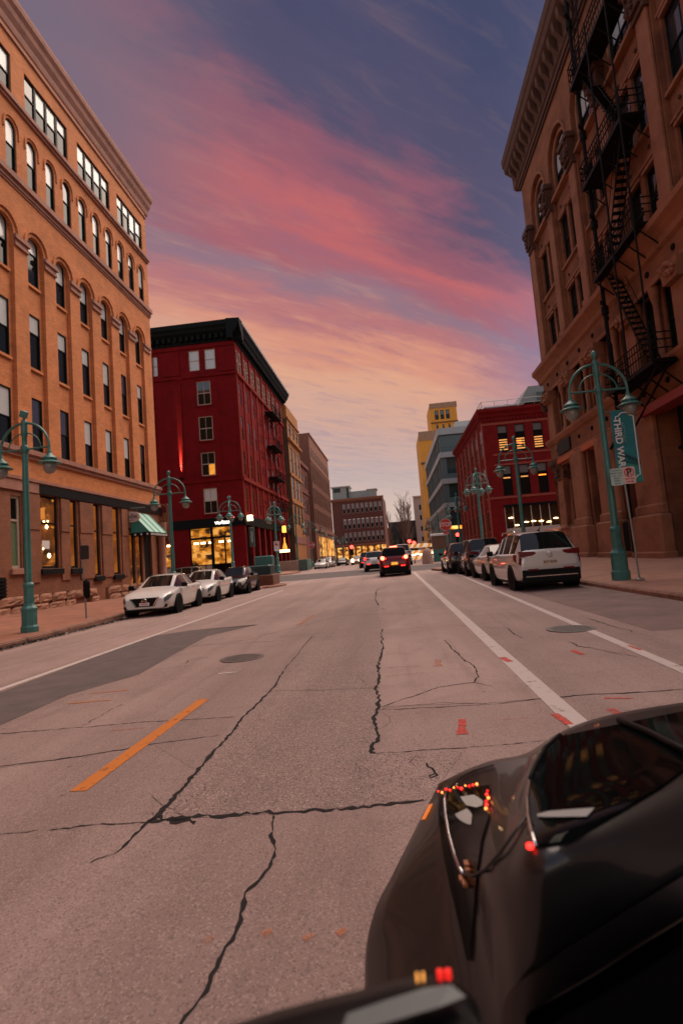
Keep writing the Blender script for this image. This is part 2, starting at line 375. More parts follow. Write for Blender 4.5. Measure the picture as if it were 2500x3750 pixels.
def sidewalk(name, pts, hfun, m, kerb_i, kh=.14):
    """pts: outline (x,y); top follows hfun; kerb_i: edges that get a kerb stone"""
    b = MB(); top = [(x, y, hfun(x, y)) for x, y in pts]
    b.poly(top)
    for i in range(len(pts)):
        j = (i+1) % len(pts); p, q = top[i], top[j]; b.poly([p, (p[0],p[1],p[2]-.5), (q[0],q[1],q[2]-.5), q])
    me = bmesh.new(); vs = [me.verts.new(v) for v in b.v]
    for f in b.f: me.faces.new([vs[i] for i in f])
    bmesh.ops.recalc_face_normals(me, faces=me.faces)
    bmesh.ops.triangulate(me, faces=[f for f in me.faces if len(f.verts) > 4])
    d = bpy.data.meshes.new(name); me.to_mesh(d); d.materials.append(m)
    o = tag(link(name, d), kind='structure')
    kb = MB(); rr = random.Random(4)
    for i in kerb_i:
        j = (i+1) % len(pts); p, q = Vector(top[i]), Vector(top[j]); L_ = (q-p).length; n = max(1, int(L_/1.8)); d_ = (q-p)/n; nn = Vector((-(q-p).y,(q-p).x,0)).normalized()
        for k in range(n):
            a = p+d_*k+d_*.006; c = p+d_*(k+1)-d_*.006; a.z = hfun(a.x, a.y)+.006+rr.uniform(0,.008); c.z = a.z+(hfun(c.x,c.y)-hfun(a.x,a.y)); w_ = .17
            v8 = [a-nn*.02, c-nn*.02, c+nn*w_, a+nn*w_]
            up_ = [v+Vector((0,0,0)) for v in v8]; lo_ = [v-Vector((0,0,.4)) for v in v8]
            up_[0] = up_[0]+nn*.035; up_[1] = up_[1]+nn*.035
            mi_ = [v8[0]-Vector((0,0,.04)), v8[1]-Vector((0,0,.04))]
            kb.add([*lo_, *up_, *mi_], [(4,5,6,7),(8,9,5,4),(0,1,9,8),(2,3,7,6),(1,2,6,5,9),(3,0,8,4,7)])
    kb.build('kerb_stone', kerbm, o)
    return o
def hl(x, y): 
    e = zg(-9.4, y)+.13
    return e+(.148-e)*max(0, min(1, (-9.5-x)/6.5))
arc = lambda cx, cy, r, a0, a1, n=7: [(cx+r*math.cos(R(a0+(a1-a0)*i/n)), cy+r*math.sin(R(a0+(a1-a0)*i/n))) for i in range(n+1)]
left_out = [(-9.35,-12),(-9.35,8),(-9.5,13),(-10.05,19),(-10.1,30.2),(-9.4,31.4),(-8.2,31.9)]+arc(-9.4,34.6,2.2,-60,60,6)+[(-8.6,38.6),(-10.4,39.6),(-17,39.6),(-17,-12)]
ks = list(range(len(left_out)-3))
sidewalk('pavement', left_out, hl, pave, ks)
def hf(x, y): return zg(x, y)+.14
fl = [(-11.2,57.2),(-11.2,63),(-13.2,66),(-13.4,165),(-17,165),(-17,55.2),(-13.2,55.2)]
sidewalk('pavement', fl, hf, paver, [0,1,2,5,6])
def hr(x, y): return (zg(5.4, y)+.12)+(.36-(zg(5.4, y)+.12))*max(0, min(1, (x-5.5)/6.5))
ro = [(5.45,-12),(12.6,-12),(12.6,41),(6,41.2),(3.8,40.6)]+arc(4.3,38.9,1.75,100,200,5)+[(2.9,36.6),(3.4,35.0),(5.3,34.2),(5.45,33.2),(5.45,12)]
sidewalk('pavement', ro, hr, paver, list(range(3, len(ro))))
fr_ = [(9.0,57.5),(40,57.5),(40,62.5),(11.9,62.5),(11.9,165),(9.0,165)]
sidewalk('pavement', fr_, hf, paver, [0,5])
# painted lines
def strip(name, pts, wd, m, dz=.004, jag=0, parent=None, ln=.5, gap=None, w2=None, rough=False):
    """flat ribbon on the road through ground points"""
    P = []
    for i in range(len(pts)-1):
        a, c = Vector(pts[i]), Vector(pts[i+1]); n = max(1, int((c-a).length/ln))
        P += [a+(c-a)*k/n for k in range(n)]
    P.append(Vector(pts[-1])); rr = random.Random(len(P)); b = MB(); row = []; wv = 1.0
    for i, p in enumerate(P):
        d = (P[min(i+1,len(P)-1)]-P[max(i-1,0)]).normalized(); nn = Vector((-d.y, d.x)); t = i/max(1,len(P)-1)
        ww = (wd if w2 is None else wd+(w2-wd)*t)/2
        if rough: wv = .75*wv+.25*rr.uniform(.1,2.0); ww *= wv*rr.uniform(.6,1.25)
        j1, j2 = rr.uniform(-jag,jag), rr.uniform(-jag,jag)
        e0, e1 = p+nn*(ww+j1), p-nn*(ww+j2); row.append(((e0.x,e0.y,zg(e0.x,e0.y)+dz),(e1.x,e1.y,zg(e1.x,e1.y)+dz)))
    for i in range(len(row)-1):
        if gap and gap(i, rr): continue
        b.poly([row[i][1],row[i+1][1],row[i+1][0],row[i][0]])
    return b.build(name, m, parent)
def worn(name, c, cut=.5, base=0.0, wid=.12):
    """worn paint: the concrete shows through chips"""
    m = bpy.data.materials.new(name); m.use_nodes = True; nt = m.node_tree; N = nt.nodes; L = nt.links; b = N['Principled BSDF']
    b.inputs['Base Color'].default_value = (*c, 1); b.inputs['Roughness'].default_value = .65
    tc = N.new('ShaderNodeTexCoord'); n = N.new('ShaderNodeTexNoise'); n.inputs['Scale'].default_value = 7; n.inputs['Detail'].default_value = 9; n.inputs['Roughness'].default_value = .75; L.new(tc.outputs['Object'], n.inputs[0])
    r = N.new('ShaderNodeMapRange'); r.inputs[1].default_value = cut; r.inputs[2].default_value = cut+wid; r.inputs[3].default_value = base; L.new(n.outputs[0], r.inputs[0])
    t = N.new('ShaderNodeBsdfTransparent'); mx = N.new('ShaderNodeMixShader'); L.new(r.outputs[0], mx.inputs[0]); L.new(b.outputs[0], mx.inputs[1]); L.new(t.outputs[0], mx.inputs[2]); L.new(mx.outputs[0], N['Material Output'].inputs[0])
    return m
wpaint = worn('worn_white_line', (.56,.47,.43), .56, .06, .2); wfaint = worn('faint_white_line', (.40,.31,.27), .44, .2, .2); opaint = worn('worn_orange_line', (.60,.18,.02), .55, .06, .16); rpaint = worn('red_survey_paint', (.58,.045,.025), .46, .06, .22); ofaint = worn('faint_orange_paint', (.55,.16,.04), .38, .35, .25)
st = lambda o: tag(o, kind='structure')
st(strip('lane_line', [(1.27,1.5),(1.27,38.5)], .17, wpaint))
st(strip('lane_line', [(2.62,3.5),(2.74,5.7),(3.3,26.8),(3.4,34)], .13, wpaint))
st(strip('lane_line', [(-5.66,-3),(-5.70,7.2),(-5.83,12.3),(-6.2,29)], .14, wpaint))
st(strip('lane_line', [(-6.9,-3),(-6.92,8.7),(-6.95,12.4),(-7.2,29)], .09, wfaint))
st(strip('centre_line', [(-2.26,3.55),(-2.22,5.85)], .125, opaint))
st(strip('centre_line', [gnd(1090,2290).xy, gnd(1150,2252).xy], .12, ofaint))
# patch of darker asphalt
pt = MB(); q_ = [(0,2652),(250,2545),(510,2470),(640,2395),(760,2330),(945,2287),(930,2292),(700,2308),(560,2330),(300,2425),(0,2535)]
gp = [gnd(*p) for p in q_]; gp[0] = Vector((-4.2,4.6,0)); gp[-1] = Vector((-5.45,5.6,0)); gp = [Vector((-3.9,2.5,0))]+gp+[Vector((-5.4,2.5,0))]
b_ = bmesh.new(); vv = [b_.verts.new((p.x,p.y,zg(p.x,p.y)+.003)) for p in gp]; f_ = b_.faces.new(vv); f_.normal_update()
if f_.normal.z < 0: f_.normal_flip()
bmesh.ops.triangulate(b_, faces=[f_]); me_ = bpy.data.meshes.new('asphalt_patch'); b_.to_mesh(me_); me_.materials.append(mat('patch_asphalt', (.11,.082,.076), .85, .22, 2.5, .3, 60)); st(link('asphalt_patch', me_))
sl_ = bmesh.new(); vv = [sl_.verts.new((p.x,p.y,zg(p.x,p.y)+.002)) for p in [gnd(*q) for q in ((548,3006),(880,2640),(1145,2330),(1400,2306),(1384,2520),(1368,2760),(1700,2750),(1560,2932),(1000,2980))]]; f_ = sl_.faces.new(vv); f_.normal_update()
if f_.normal.z < 0: f_.normal_flip()
bmesh.ops.triangulate(sl_, faces=[f_]); me_ = bpy.data.meshes.new('road_slab'); sl_.to_mesh(me_); me_.materials.append(concrete('slab_concrete', .93, 1.9)); st(link('road_slab', me_))
for nm_, dk_, sp_k, pxs in (('slab_pale', 1.12, .7, ((1404,2304),(1388,2505),(1372,2588),(1800,2574),(2040,2552),(1640,2236),(1560,2232))), ('slab_dark', .86, 1.2, ((1010,2338),(1300,2323),(1395,2298),(1375,2190),(1180,2240))), ('slab_mid', .92, .8, ((0,2692),(300,2668),(860,2628),(720,2822),(560,2727),(300,2772),(0,2812)))):
    sl_ = bmesh.new(); vv = [sl_.verts.new((p.x,p.y,zg(p.x,p.y)+.0018)) for p in [gnd(*q) for q in pxs]]; f_ = sl_.faces.new(vv); f_.normal_update()
    if f_.normal.z < 0: f_.normal_flip()
    bmesh.ops.triangulate(sl_, faces=[f_]); me_ = bpy.data.meshes.new('road_slab'); sl_.to_mesh(me_); me_.materials.append(concrete(nm_, dk_, sp_k)); st(link('road_slab', me_))
me_ = sheet('parking_lane', 3.5, 5.44, 8, 19.5, 6, 20, mat('worn_asphalt', (.19,.125,.108), .85, .25, 1.2, .3, 50), .0025); st(me_)
# cracks and slab joints
crackm = mat('crack_dark', (.012,.009,.008), .95, .3)
def crack(px, w, w2=None, jit=.02, jag=.35, name='road_crack'):
    pts = [gnd(*p).xy for p in px]; out = [pts[0]]; rr = random.Random(int(px[0][0]*3+px[0][1]))
    for i in range(len(pts)-1):
        a, c = pts[i], pts[i+1]; L_ = (c-a).length; n = max(2, int(L_/max(.03, .008*a.y))); d = (c-a).normalized(); nn = Vector((-d.y,d.x)); wk = 0
        for k in range(1, n+1):
            p = a+(c-a)*k/n
            wk = wk*.8+rr.gauss(0,jit*.55)
            if k < n: p = p+nn*(wk+rr.gauss(0,w*.12))
            out.append(p)
    strip(name, out, w, crackm, .0035, w*jag, road, 9.0, None, w2, True)
crack([(1145,2328),(1040,2455),(980,2540),(880,2640),(720,2830),(640,2920),(545,3010)], .014, .035, .010)
crack([(545,3010),(740,2990),(1000,2978),(1250,2965),(1550,2930)], .036, .016, .012)
crack([(560,2998),(640,3004),(720,3006)], .06, .04, .01, .6)
crack([(545,3010),(430,3122),(330,3160)], .016, .004, .01); crack([(545,3012),(300,3025),(0,3060)], .009, .005, .008)
crack([(1000,2985),(990,3060),(1010,3110),(985,3180),(900,3270),(880,3370),(830,3470),(770,3600),(660,3760)], .012, .017, .008, .5)
crack([(1400,2304),(1395,2400),(1385,2500),(1378,2600),(1366,2760)], .02, .036, .016)
crack([(1366,2762),(1600,2745),(2000,2715)], .008, .006, .01)
crack([(1385,2592),(1500,2555),(1600,2518),(1735,2500),(1752,2480),(1735,2440),(1690,2410),(1650,2370),(1625,2345)], .012, .020, .012)
crack([(1740,2500),(1800,2515)], .010, .004); crack([(1385,2600),(1600,2590),(1800,2580),(2100,2548),(2500,2525)], .007, .014, .01)
crack([(1400,2596),(1600,2575),(1780,2577)], .006, .006)
crack([(0,2688),(300,2665),(520,2645),(860,2625)], .012, .009, .008); crack([(0,2808),(300,2770),(560,2725),(800,2695)], .012, .009, .008)
crack([(960,2535),(1250,2525),(1390,2520)], .010, .008); crack([(700,2368),(900,2355),(1100,2340),(1300,2325)], .012, .012)
crack([(700,2366),(900,2345),(1250,2255),(1600,2240)], .014, .012); crack([(1400,2310),(1650,2290),(1850,2300)], .01, .01)
crack([(300,2660),(380,2615),(450,2580)], .008, .006)
crack([(1385,2220),(1375,2190),(1380,2160),(1420,2145)], .03, .03); crack([(1378,2225),(1410,2232)], .03, .02)
crack([(1860,2300),(1885,2325),(1910,2338)], .012, .01); crack([(2150,2265),(2310,2315)], .014, .01); crack([(2080,2350),(2120,2368),(2330,2405)], .012, .008)
crack([(680,2430),(700,2415),(770,2408)], .012, .01)
crack([(1395,2300),(1200,2310)], .01, .008); crack([(1530,2200),(1800,2190)], .02, .02)
# crazed corner of the slab
for s_ in range(6):
    rr = random.Random(s_+40); x = rr.uniform(570,800); y = rr.uniform(2930,3000); pp = [(x,y)]
    for k in range(4): x += rr.uniform(-40,40); y += rr.uniform(-28,22); pp.append((x, min(y,2998)))
    crack(pp, .0026, .0015, .005)
for s_ in range(9):
    rr = random.Random(s_+90); x = rr.uniform(1290,1375); y = rr.uniform(2420,2900); pp = [(x,y)]
    for k in range(4): x += rr.uniform(-45,40); y += rr.uniform(-30,30); pp.append((x, y))
    crack(pp, .0026, .0015, .005)
for s_ in range(10):
    rr = random.Random(s_+190); x = rr.uniform(1380,1600); y = rr.uniform(2770,2870); pp = [(x,y)]
    for k in range(3): x += rr.uniform(-50,50); y += rr.uniform(-30,30); pp.append((x, y))
    crack(pp, .0026, .0015, .005)
crack([(1560,2795),(1580,2815),(1575,2850),(1590,2835)], .014, .012, .02, .6)
# sprayed survey marks
def spray(px, w, m, name='survey_mark'): strip(name, [gnd(*p).xy for p in px], w, m, .005, w*.18, road, .12)
spray([(1690,2635),(1692,2690)], .075, rpaint); spray([(2030,2615),(2060,2635),(2080,2655)], .07, rpaint); spray([(2230,2597),(2285,2625)], .06, rpaint)
spray([(2210,2558),(2320,2558)], .03, rpaint); spray([(1838,2408),(1865,2425)], .09, rpaint); spray([(2095,2382),(2130,2398)], .07, rpaint); spray([(2300,2365),(2345,2382)], .05, rpaint)
spray([(1602,2418),(1602,2442)], .10, ofaint); spray([(1410,2479),(1560,2464)], .022, ofaint); spray([(1395,2447),(1540,2440)], .018, ofaint); spray([(1840,2636),(1930,2630)], .02, ofaint); spray([(920,2640),(970,2638)], .022, ofaint)
spray([(250,2577),(405,2564)], .026, opaint); spray([(330,2541),(470,2527)], .026, opaint); spray([(405,2678),(540,2666)], .03, ofaint)
for x, y, w_ in ((745,3455,.035),(960,3430,.035),(1112,3445,.026),(1235,3425,.03)): spray([(x,y),(x+35,y-22)], w_, ofaint)
spray([(840,2470),(890,2450)], .10, wfaint, 'white_spill'); spray([(800,2468),(860,2462)], .05, wpaint, 'white_spill')
# manhole covers
def manhole(label, x, y, r, m):
    o = thing('manhole_cover', label, 'manhole cover', (x, y, zg(x,y)), 0, 'manhole covers in the road')
    q = MB(); q.lathe([(r,.004),(r,.010),(r-.03,.012)], 32); q.lathe([(r-.05,.013),(0.01,.013)], 32, cap=False)
    for i in range(-5, 6):
        for j in range(-5, 6):
            a, c = i*r*.17, j*r*.17
            if a*a+c*c < (r*.82)**2: q.box(a-.02,a+.02,c-.02,c+.02,.013,.018)
    q.build('cover', m, o)
mh = mat('manhole_iron', (.12,.088,.078), .6, .3, 9, .3, 30)
manhole('grey iron manhole cover overlapping the parking lane line on the right', 2.62, 8.72, .36, mat('manhole_grey', (.13,.115,.105), .55, .25, 8, .3, 30)); manhole('iron manhole cover in the middle of the left lane near a white paint spill', -2.5, 8.3, .34, mh)
# gutter litter along the left kerb
rr = random.Random(11); gb_ = MB()
for i in range(1400):
    y = rr.uniform(6,19); x = -9.33-.035*max(0,y-12)+abs(rr.gauss(0,.11)); z = zg(x,y); s_ = rr.uniform(.012,.05); a = rr.random()*6.28; t_ = rr.uniform(-.6,.6)
    gb_.add([(-s_,-s_*.5,0),(s_,-s_*.5,.01),(s_,s_*.5,0.02),(-s_,s_*.5,.008)], [(0,1,2,3)], 0, T(x,y,z+.01+rr.random()*.04) @ RZ(math.degrees(a)) @ Matrix.Rotation(t_,4,'X'))
tag(gb_.build('dead_leaves', mat('leaf_litter', (.022,.014,.009), .9, .5, 9)), 'dark dead leaves and dirt lying along the left gutter', 'leaf litter', kind='stuff')
cup = thing('paper_cup', 'crumpled white paper cup lying in the left gutter', 'litter', (-9.05, 11.35, -.08)); q = MB(); q.lathe([(.03,-.06),(.042,.06)], 12, M=Matrix.Rotation(R(85),4,'Y') @ T(0,0,0)); q.build('cup', signwhite, cup)
# ------------------------------------------------------------------ orange brick warehouse, left
def left_building():
    K = 16.5/14.5
    Y = lambda a: a*K
    Z = lambda a: 1.4+(a-1.4)*K
    b = thing('warehouse_building', 'large orange brick warehouse with rows of arched windows along the left side of the street', 'building', (-16.5, 0, 0), R(90))
    U0, U1 = -22.0, Y(32.25)
    wl = MB(); tr = MB(); holes = []
    # pitch: bays 1.92*K between pilasters
    bays = [Y(21.04+1.915*k) for k in range(-6, 6)]
    sm = [Y(20.95+1.29*k) for k in range(-8, 9)]
    tops = [Y(20.6+3.98*k) for k in range(-3, 3)]
    sb, st = Z(18.66), Z(20.92); sw = .36
    for c in sm: holes.append((c-sw, c+sw, sb, st, True))
    for t in tops: holes.append((t, t+Y(3.13), Z(22.08), Z(24.0)))
    wall(wl, U0, U1, Z(18.2), Z(26.2), holes, .18)
    # recessed bays below band: two planes, pilasters proud
    h2 = []; bw = .44
    for c in bays:
        h2 += [(c-bw, c+bw, Z(14.27), Z(16.56), True), (c-bw, c+bw, Z(10.53), Z(12.95)), (c-bw, c+bw, Z(6.82), Z(9.23))]
    bot, topb = Z(6.6), Z(18.2)
    wall(wl, U0, U1, bot, topb, h2, .09, w=.20)
    # outer skin: pilasters + spandrels with big arches
    ow = .62
    h3 = [(c-ow, c+ow, bot, Z(15.85)+ow+.06, True) for c in bays]
    wall(wl, U0, U1, bot, topb, h3, .20, w=0)
    for c in bays:
        arch_ring(wl, c-ow, c+ow, Z(15.85)+.06, .0, 0, .1)
    # recessed stepped archivolt around the big windows and hood moulds
    for c in bays:
        arch_ring(tr, c-ow-.2, c+ow+.2, Z(15.85)+.06, .08, -.09, 0, mi=1); tr.cut()
        arch_ring(tr, c-.5, c+.5, Z(16.56)-bw, .10, .10, .20, mi=1); tr.cut()
    for c in sm:
        arch_ring(tr, c-sw-.12, c+sw+.12, st-sw, .07, -.07, 0, legs=.35, mi=1); tr.cut()
    # ground storey
    g = [(Y(20.85),Y(22.02),Z(1.95),Z(5.05)), (Y(22.86),Y(23.42),Z(1.92),Z(5.05)), (Y(24.78),Y(25.32),Z(1.5),Z(5.05)), (Y(26.55),Y(27.25),Z(1.5),Z(5.05)),
         (Y(19.1),Y(19.66),Z(2.0),Z(4.85)), (Y(17.2),Y(18.2),Z(2.0),Z(4.85)), (Y(15.0),Y(16.2),Z(2.0),Z(4.85)), (Y(28.25),Y(28.85),.75,Z(4.0)), (Y(29.0),Y(29.75),.75,Z(4.0)), (Y(30.0), Y(31.0), .3, Z(4.3))]
    gm = MB()
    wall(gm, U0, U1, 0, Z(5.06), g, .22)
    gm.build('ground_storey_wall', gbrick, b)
    # corbelled brick piers between shop windows
    pm = MB()
    for a, c in ((22.12,22.74),(23.55,24.65),(25.45,26.42),(27.4,28.0),(19.75,20.7)):
        pm.cham(Y(a), Y(c), -.07, 0, Z(1.4), Z(3.55), .02); 
        pm.prism([(Y(a),Z(3.55)),(Y(c),Z(3.55)),(Y(c),Z(5.0)),(Y(a),Z(5.0))], -.11, 0, 'xz'); pm.cut()
    pm.build('brick_pier', gbrick, b)
    # other faces of the box and roof
    z1 = Z(26.2)
    wl.poly([(U1,0,0),(U1,18,0),(U1,18,z1),(U1,0,z1)]); wl.poly([(U0,0,0),(U0,0,z1),(U0,18,z1),(U0,18,0)]); wl.poly([(U0,18,0),(U0,18,z1),(U1,18,z1),(U1,18,0)])
    wl.build('wall', orange, b)
    rf = MB(); rf.poly([(U0,0,z1-.3),(U1,0,z1-.3),(U1,18,z1-.3),(U0,18,z1-.3)]); rf.build('roof', darktrim, b)
    # frieze between ground storey and first ledge
    fz = MB(); fz.box(U0, U1+.02, -.06, .2, Z(5.46), bot); fz.build('frieze', orange, b)
    # stone bands
    st_ = MB()
    def band(z0, z1, p, e=.05): st_.box(U0, U1+e, -p, .1, z0, z1)
    band(bot-.02, Z(6.78), .30); band(Z(6.42), bot-.02, .18); band(Z(5.5), Z(5.62), .16)
    band(Z(18.02), Z(18.2), .12); band(Z(18.2), Z(18.44), .24); band(Z(17.92), Z(18.02), .06)
    band(Z(21.66), Z(21.78), .12); band(Z(21.78), Z(21.95), .22)
    band(Z(24.80), Z(24.92), .10)
    for t in tops: st_.box(t-.1, t+Y(3.13)+.1, -.1, .0, Z(21.96), Z(22.07))
    st_.build('stone_band', pinkst, b)
    tr.build('hood_mould', [pinkst, orange], b)
    cp = MB()
    edges = [Y(21.04+1.915*(k-.5)) for k in range(-6, 7)]
    for e in edges:
        e0, e1 = e-.46, e+.46
        e1 = min(e1, U1+.08)
        cp.cham(e0-.02, e1+.02, -.10, 0, Z(15.38), Z(15.5), .01); cp.box(e0, e1, -.07, 0, Z(15.5), Z(15.66)); cp.cham(e0-.06, e1+.06, -.16, 0, Z(15.66), Z(15.84), .015); cp.cut()
    cp.build('pilaster_capital', pinkst, b)
    # cornice
    co = MB(); 
    prof = [(0,Z(25.15)),(.06,Z(25.2)),(.1,Z(25.35)),(.12,Z(25.5)),(.28,Z(25.72)),(.34,Z(25.95)),(.48,Z(26.1)),(.52,Z(26.3)),(.52,Z(26.4)),(-.6,Z(26.42)),(-.6,Z(25.15))]
    co.prism([(-p, z) for p, z in prof], U0, U1+.4, 'yz'); co.build('cornice', pinkst, b)
    # dark lintel over shop windows
    li = MB(); li.box(Y(20.7), U1+.06, -.12, .3, Z(5.06), Z(5.46)); li.build('lintel', darktrim, b)
    l2 = MB(); l2.box(U0, Y(20.7), -.10, .3, Z(5.06), Z(5.46)); l2.build('lintel', pinkst, b)
    # windows
    for c in bays:
        window(b, 'La', c, Z(14.27), 2*bw, Z(16.56)-Z(14.27), .27, True, up=upper_sash, rail=.5)
        window(b, 'Lr', c, Z(10.53), 2*bw, Z(12.95)-Z(10.53), .27, up=upper_sash, rail=.5)
        window(b, 'Lr', c, Z(6.82), 2*bw, Z(9.23)-Z(6.82), .27, up=upper_sash)
    for c in sm: window(b, 'Ls', c, sb, 2*sw, st-sb, .12, True, up=upper_sash, rail=.52)
    for t in tops:
        for i in range(4): window(b, 'Lt', t+Y(3.13)*(i+.5)/4, Z(22.08), Y(3.13)/4, Z(24.0)-Z(22.08), .12, up=upper_sash, f=.075)
    sl = MB()
    for c in bays: 
        sl.box(c-bw-.06, c+bw+.06, .10, .24, Z(10.40), Z(10.52)); sl.cut(); sl.box(c-bw-.06, c+bw+.06, .10, .24, Z(14.14), Z(14.26)); sl.cut()
    sl.build('window_sill', orange, b)
    # shop windows
    for i, h in enumerate(g[:4]):
        w_, h_ = h[1]-h[0], h[3]-h[2]
        window(b, 'Lg%d' % i, (h[0]+h[1])/2, h[2], w_, h_, .14, fm=darktrim, lo=(litA if i == 0 else litB), rail=.62, f=.11)
        if i == 0:
            q = MB()
            for x, z, r_ in ((.42,2.25,.07),(.62,2.02,.10),(.70,2.3,.05),(.3,.95,.05),(.75,.62,.12)): q.lathe([(.01,0),(r_,.004),(r_*.8,.02),(.01,.03)], 12, M=T(h[0]+x,.135,h[2]+z) @ Matrix.Rotation(R(90),4,'X')); q.cut()
            q.build('pendant_light', lamp_em, b)
            q = MB(); q.box(h[0]+.25,h[0]+.78,.128,.136,h[2]+.95,h[2]+1.35); q.build('notice', signwhite, b)
        s = MB(); s.cham(h[0]-.16, h[1]+.16, -.16, .1, h[2]-.3, h[2]-.02, .02); s.build('window_sill', darktrim, b)
    gbl = mat('green_blind', (.10, .15, .07), .6, .1, 30)
    for i, h in enumerate(g[4:7]):
        window(b, 'Lp%d' % i, (h[0]+h[1])/2, h[2], h[1]-h[0], h[3]-h[2], .14, fm=cream, up=glassdk, lo=gbl, rail=.66, f=.12)
        s = MB(); s.cham(h[0]-.14, h[1]+.14, -.14, .1, h[2]-.26, h[2]-.02, .02); s.build('window_sill', pinkst, b)
    for i, h in enumerate(g[7:9]): window(b, 'Ld%d' % i, (h[0]+h[1])/2, h[2], h[1]-h[0], h[3]-h[2], .14, fm=darktrim, lo=litA, rail=.9, f=.09)
    d = MB(); d.box(g[9][0], g[9][1], .15, .2, .3, g[9][3]); dd = d.build('door', darktrim, b)
    hd = MB(); hd.tube([(g[9][0]+.12,.12,1.2),(g[9][0]+.12,.12,1.6)], .02); hd.build('handle', chrome, dd)
    # rough stone plinth in courses of separate blocks
    bl = MB(); r = random.Random(3); u = U0
    for row, (z0, z1, p) in enumerate(((.0, .42, .22), (.42, .86, .16))):
        u = U0
        while u < U1-.2:
            w_ = r.uniform(.7, 1.5); e = min(u+w_, U1)
            if not (Y(22.95) < (u+e)/2 < Y(23.5) or Y(25.0) < (u+e)/2 < Y(25.5)):
                n = 5; pts = []
                for j in range(n+1):
                    for i in range(n+1):
                        edge = i in (0, n) or j in (0, n)
                        pts.append((u+.015+(e-u-.03)*i/n, -p+(0.03 if edge else -r.uniform(0,.08)), z0+.01+(z1-z0-.02)*j/n))
                fs = [(j*(n+1)+i, j*(n+1)+i+1, (j+1)*(n+1)+i+1, (j+1)*(n+1)+i) for j in range(n) for i in range(n)]
                bl.add(pts, fs); bl.box(u+.015, e-.015, -p+.03, 0, z0+.01, z1-.01); bl.cut()
            u = e
    bl.build('stone_plinth', roughst, b)
    # louvred vent low on the wall
    v = MB(); vu = Y(17.4), Y(18.75)
    v.box(vu[0], vu[1], -.02, .05, .45, 1.72)
    for i in range(8): v.box(vu[0]+.04, vu[1]-.04, -.1, -.02, .5+i*.15, .57+i*.15)
    v.build('louvre_vent', darktrim, b)
    # iron door-height downpipe and small bracket on the wall
    cl = MB(); cl.lathe([(.36,.3),(.36,.7),(.3,.8),(.26,.9),(.25,Z(3.6)),(.3,Z(3.7)),(.36,Z(3.9)),(.4,Z(4.4)),(.42,Z(4.5))], 16, M=T(U1-.35,-.25,0)); cl.build('corner_column', pinkst, b, 40)
    return b
LB = left_building()

# striped canopy over the corner shop door
cn = thing('shop_canopy', 'mint and dark green striped canopy sloping over the corner shop door of the orange warehouse', 'canopy', (-16.5, 32.45, 3.95), R(90))
c = MB()
N_ = 9; w_ = 2.6/N_
for i in range(N_):
    a = i*w_; pp = [(a,0,1.5),(a+w_,0,1.5),(a+w_,-1.25,.1),(a,-1.25,.1)]
    c.poly(pp, i % 3 == 2)
c.poly([(0,0,1.5),(0,-1.25,.1),(0,0,.1)], 1); c.poly([(2.6,0,1.5),(2.6,0,.1),(2.6,-1.25,.1)], 1); c.poly([(0,0,.09),(2.6,0,.09),(2.6,-1.25,.09),(0,-1.25,.09)], 1)
dgreen = mat('dark_green_canvas', (.05, .24, .19), .8, .1)
c.build('canvas', [mint, dgreen], cn)
v = MB(); v.box(0, 2.6, -1.28, -1.25, -.16, .1); v.box(-.02, 0, -1.28, 0, -.16, .1)
vo = v.build('valance', darktrim, cn)
v = MB()
for i in range(14): v.box(.1+i*.175, .2+i*.175, -1.29, -1.281, -.1, .03)
for i in range(3): v.lathe([(.07,0),(.07,.012)], 12, M=T(-.03,-.3-i*.4,-.03) @ Matrix.Rotation(R(-90),4,'Y'))
v.build('valance_pattern', white, vo)
# oval hanging shop sign with its bracket
sg = thing('hanging_shop_sign', 'pale oval hanging shop sign with dark lettering on a bracket beside the striped canopy', 'sign', (-16.3, 32.3, 5.06))
e = MB(); pts = [(.53*math.cos(2*math.pi*i/28), .34*math.sin(2*math.pi*i/28)) for i in range(28)]
e.prism(pts, -.04, .04, 'xz'); e.build('oval_board', mat('sign_pink', (.66,.50,.44), .5, .05), sg)
text('lettering', 'edie', .42, ink, sg, T(0,-.045,.03) @ UP, bold=.004); text('lettering', 'boutique', .10, ink, sg, T(0,-.045,-.2) @ UP)
e = MB(); e.tube([(-.25,0,.55),(.85,0,.55)], .035); e.tube([(-.3,0,.33),(-.3,0,.55)], .012); e.tube([(.3,0,.33),(.3,0,.55)], .012); e.build('bracket', steel, sg)
# red vertical blade sign at the corner
bs = thing('blade_sign', 'tall narrow dark red blade sign with gold border on the orange warehouse corner', 'sign', (-16.25, 36.95, 4.85))
gold = mat('gold_paint', (.55,.33,.12), .4, .05)
e = MB(); e.box(-.33, .33, -.08, .08, -1.35, 1.35); e.prism([(.33*math.cos(t*math.pi/10), 1.35+.16*math.sin(t*math.pi/10)) for t in range(11)], -.08, .08, 'xz'); e.prism([(-.33*math.cos(t*math.pi/10), -1.35-.16*math.sin(t*math.pi/10)) for t in range(11)], -.08, .08, 'xz')
e.build('board', mat('sign_dark_red', (.12,.008,.01), .5, .1), bs)
e = MB()
bp = [(-.27,-1.2),(-.19,-1.28),(-.14,-1.4),(.14,-1.4),(.19,-1.28),(.27,-1.2),(.27,1.2),(.19,1.28),(.14,1.4),(-.14,1.4),(-.19,1.28),(-.27,1.2),(-.27,-1.2)]
e.tube([(x,-.085,z) for x, z in bp], .014, 6); e.build('border', gold, bs)
VT = lambda x, z: T(x,-.082,z) @ UP @ Matrix.Rotation(R(90),4,'Z')
text('lettering', 'THIRD WARD', .30, gold, bs, VT(.1,-.12)); text('lettering', 'HISTORIC', .2, gold, bs, VT(-.13,.15))
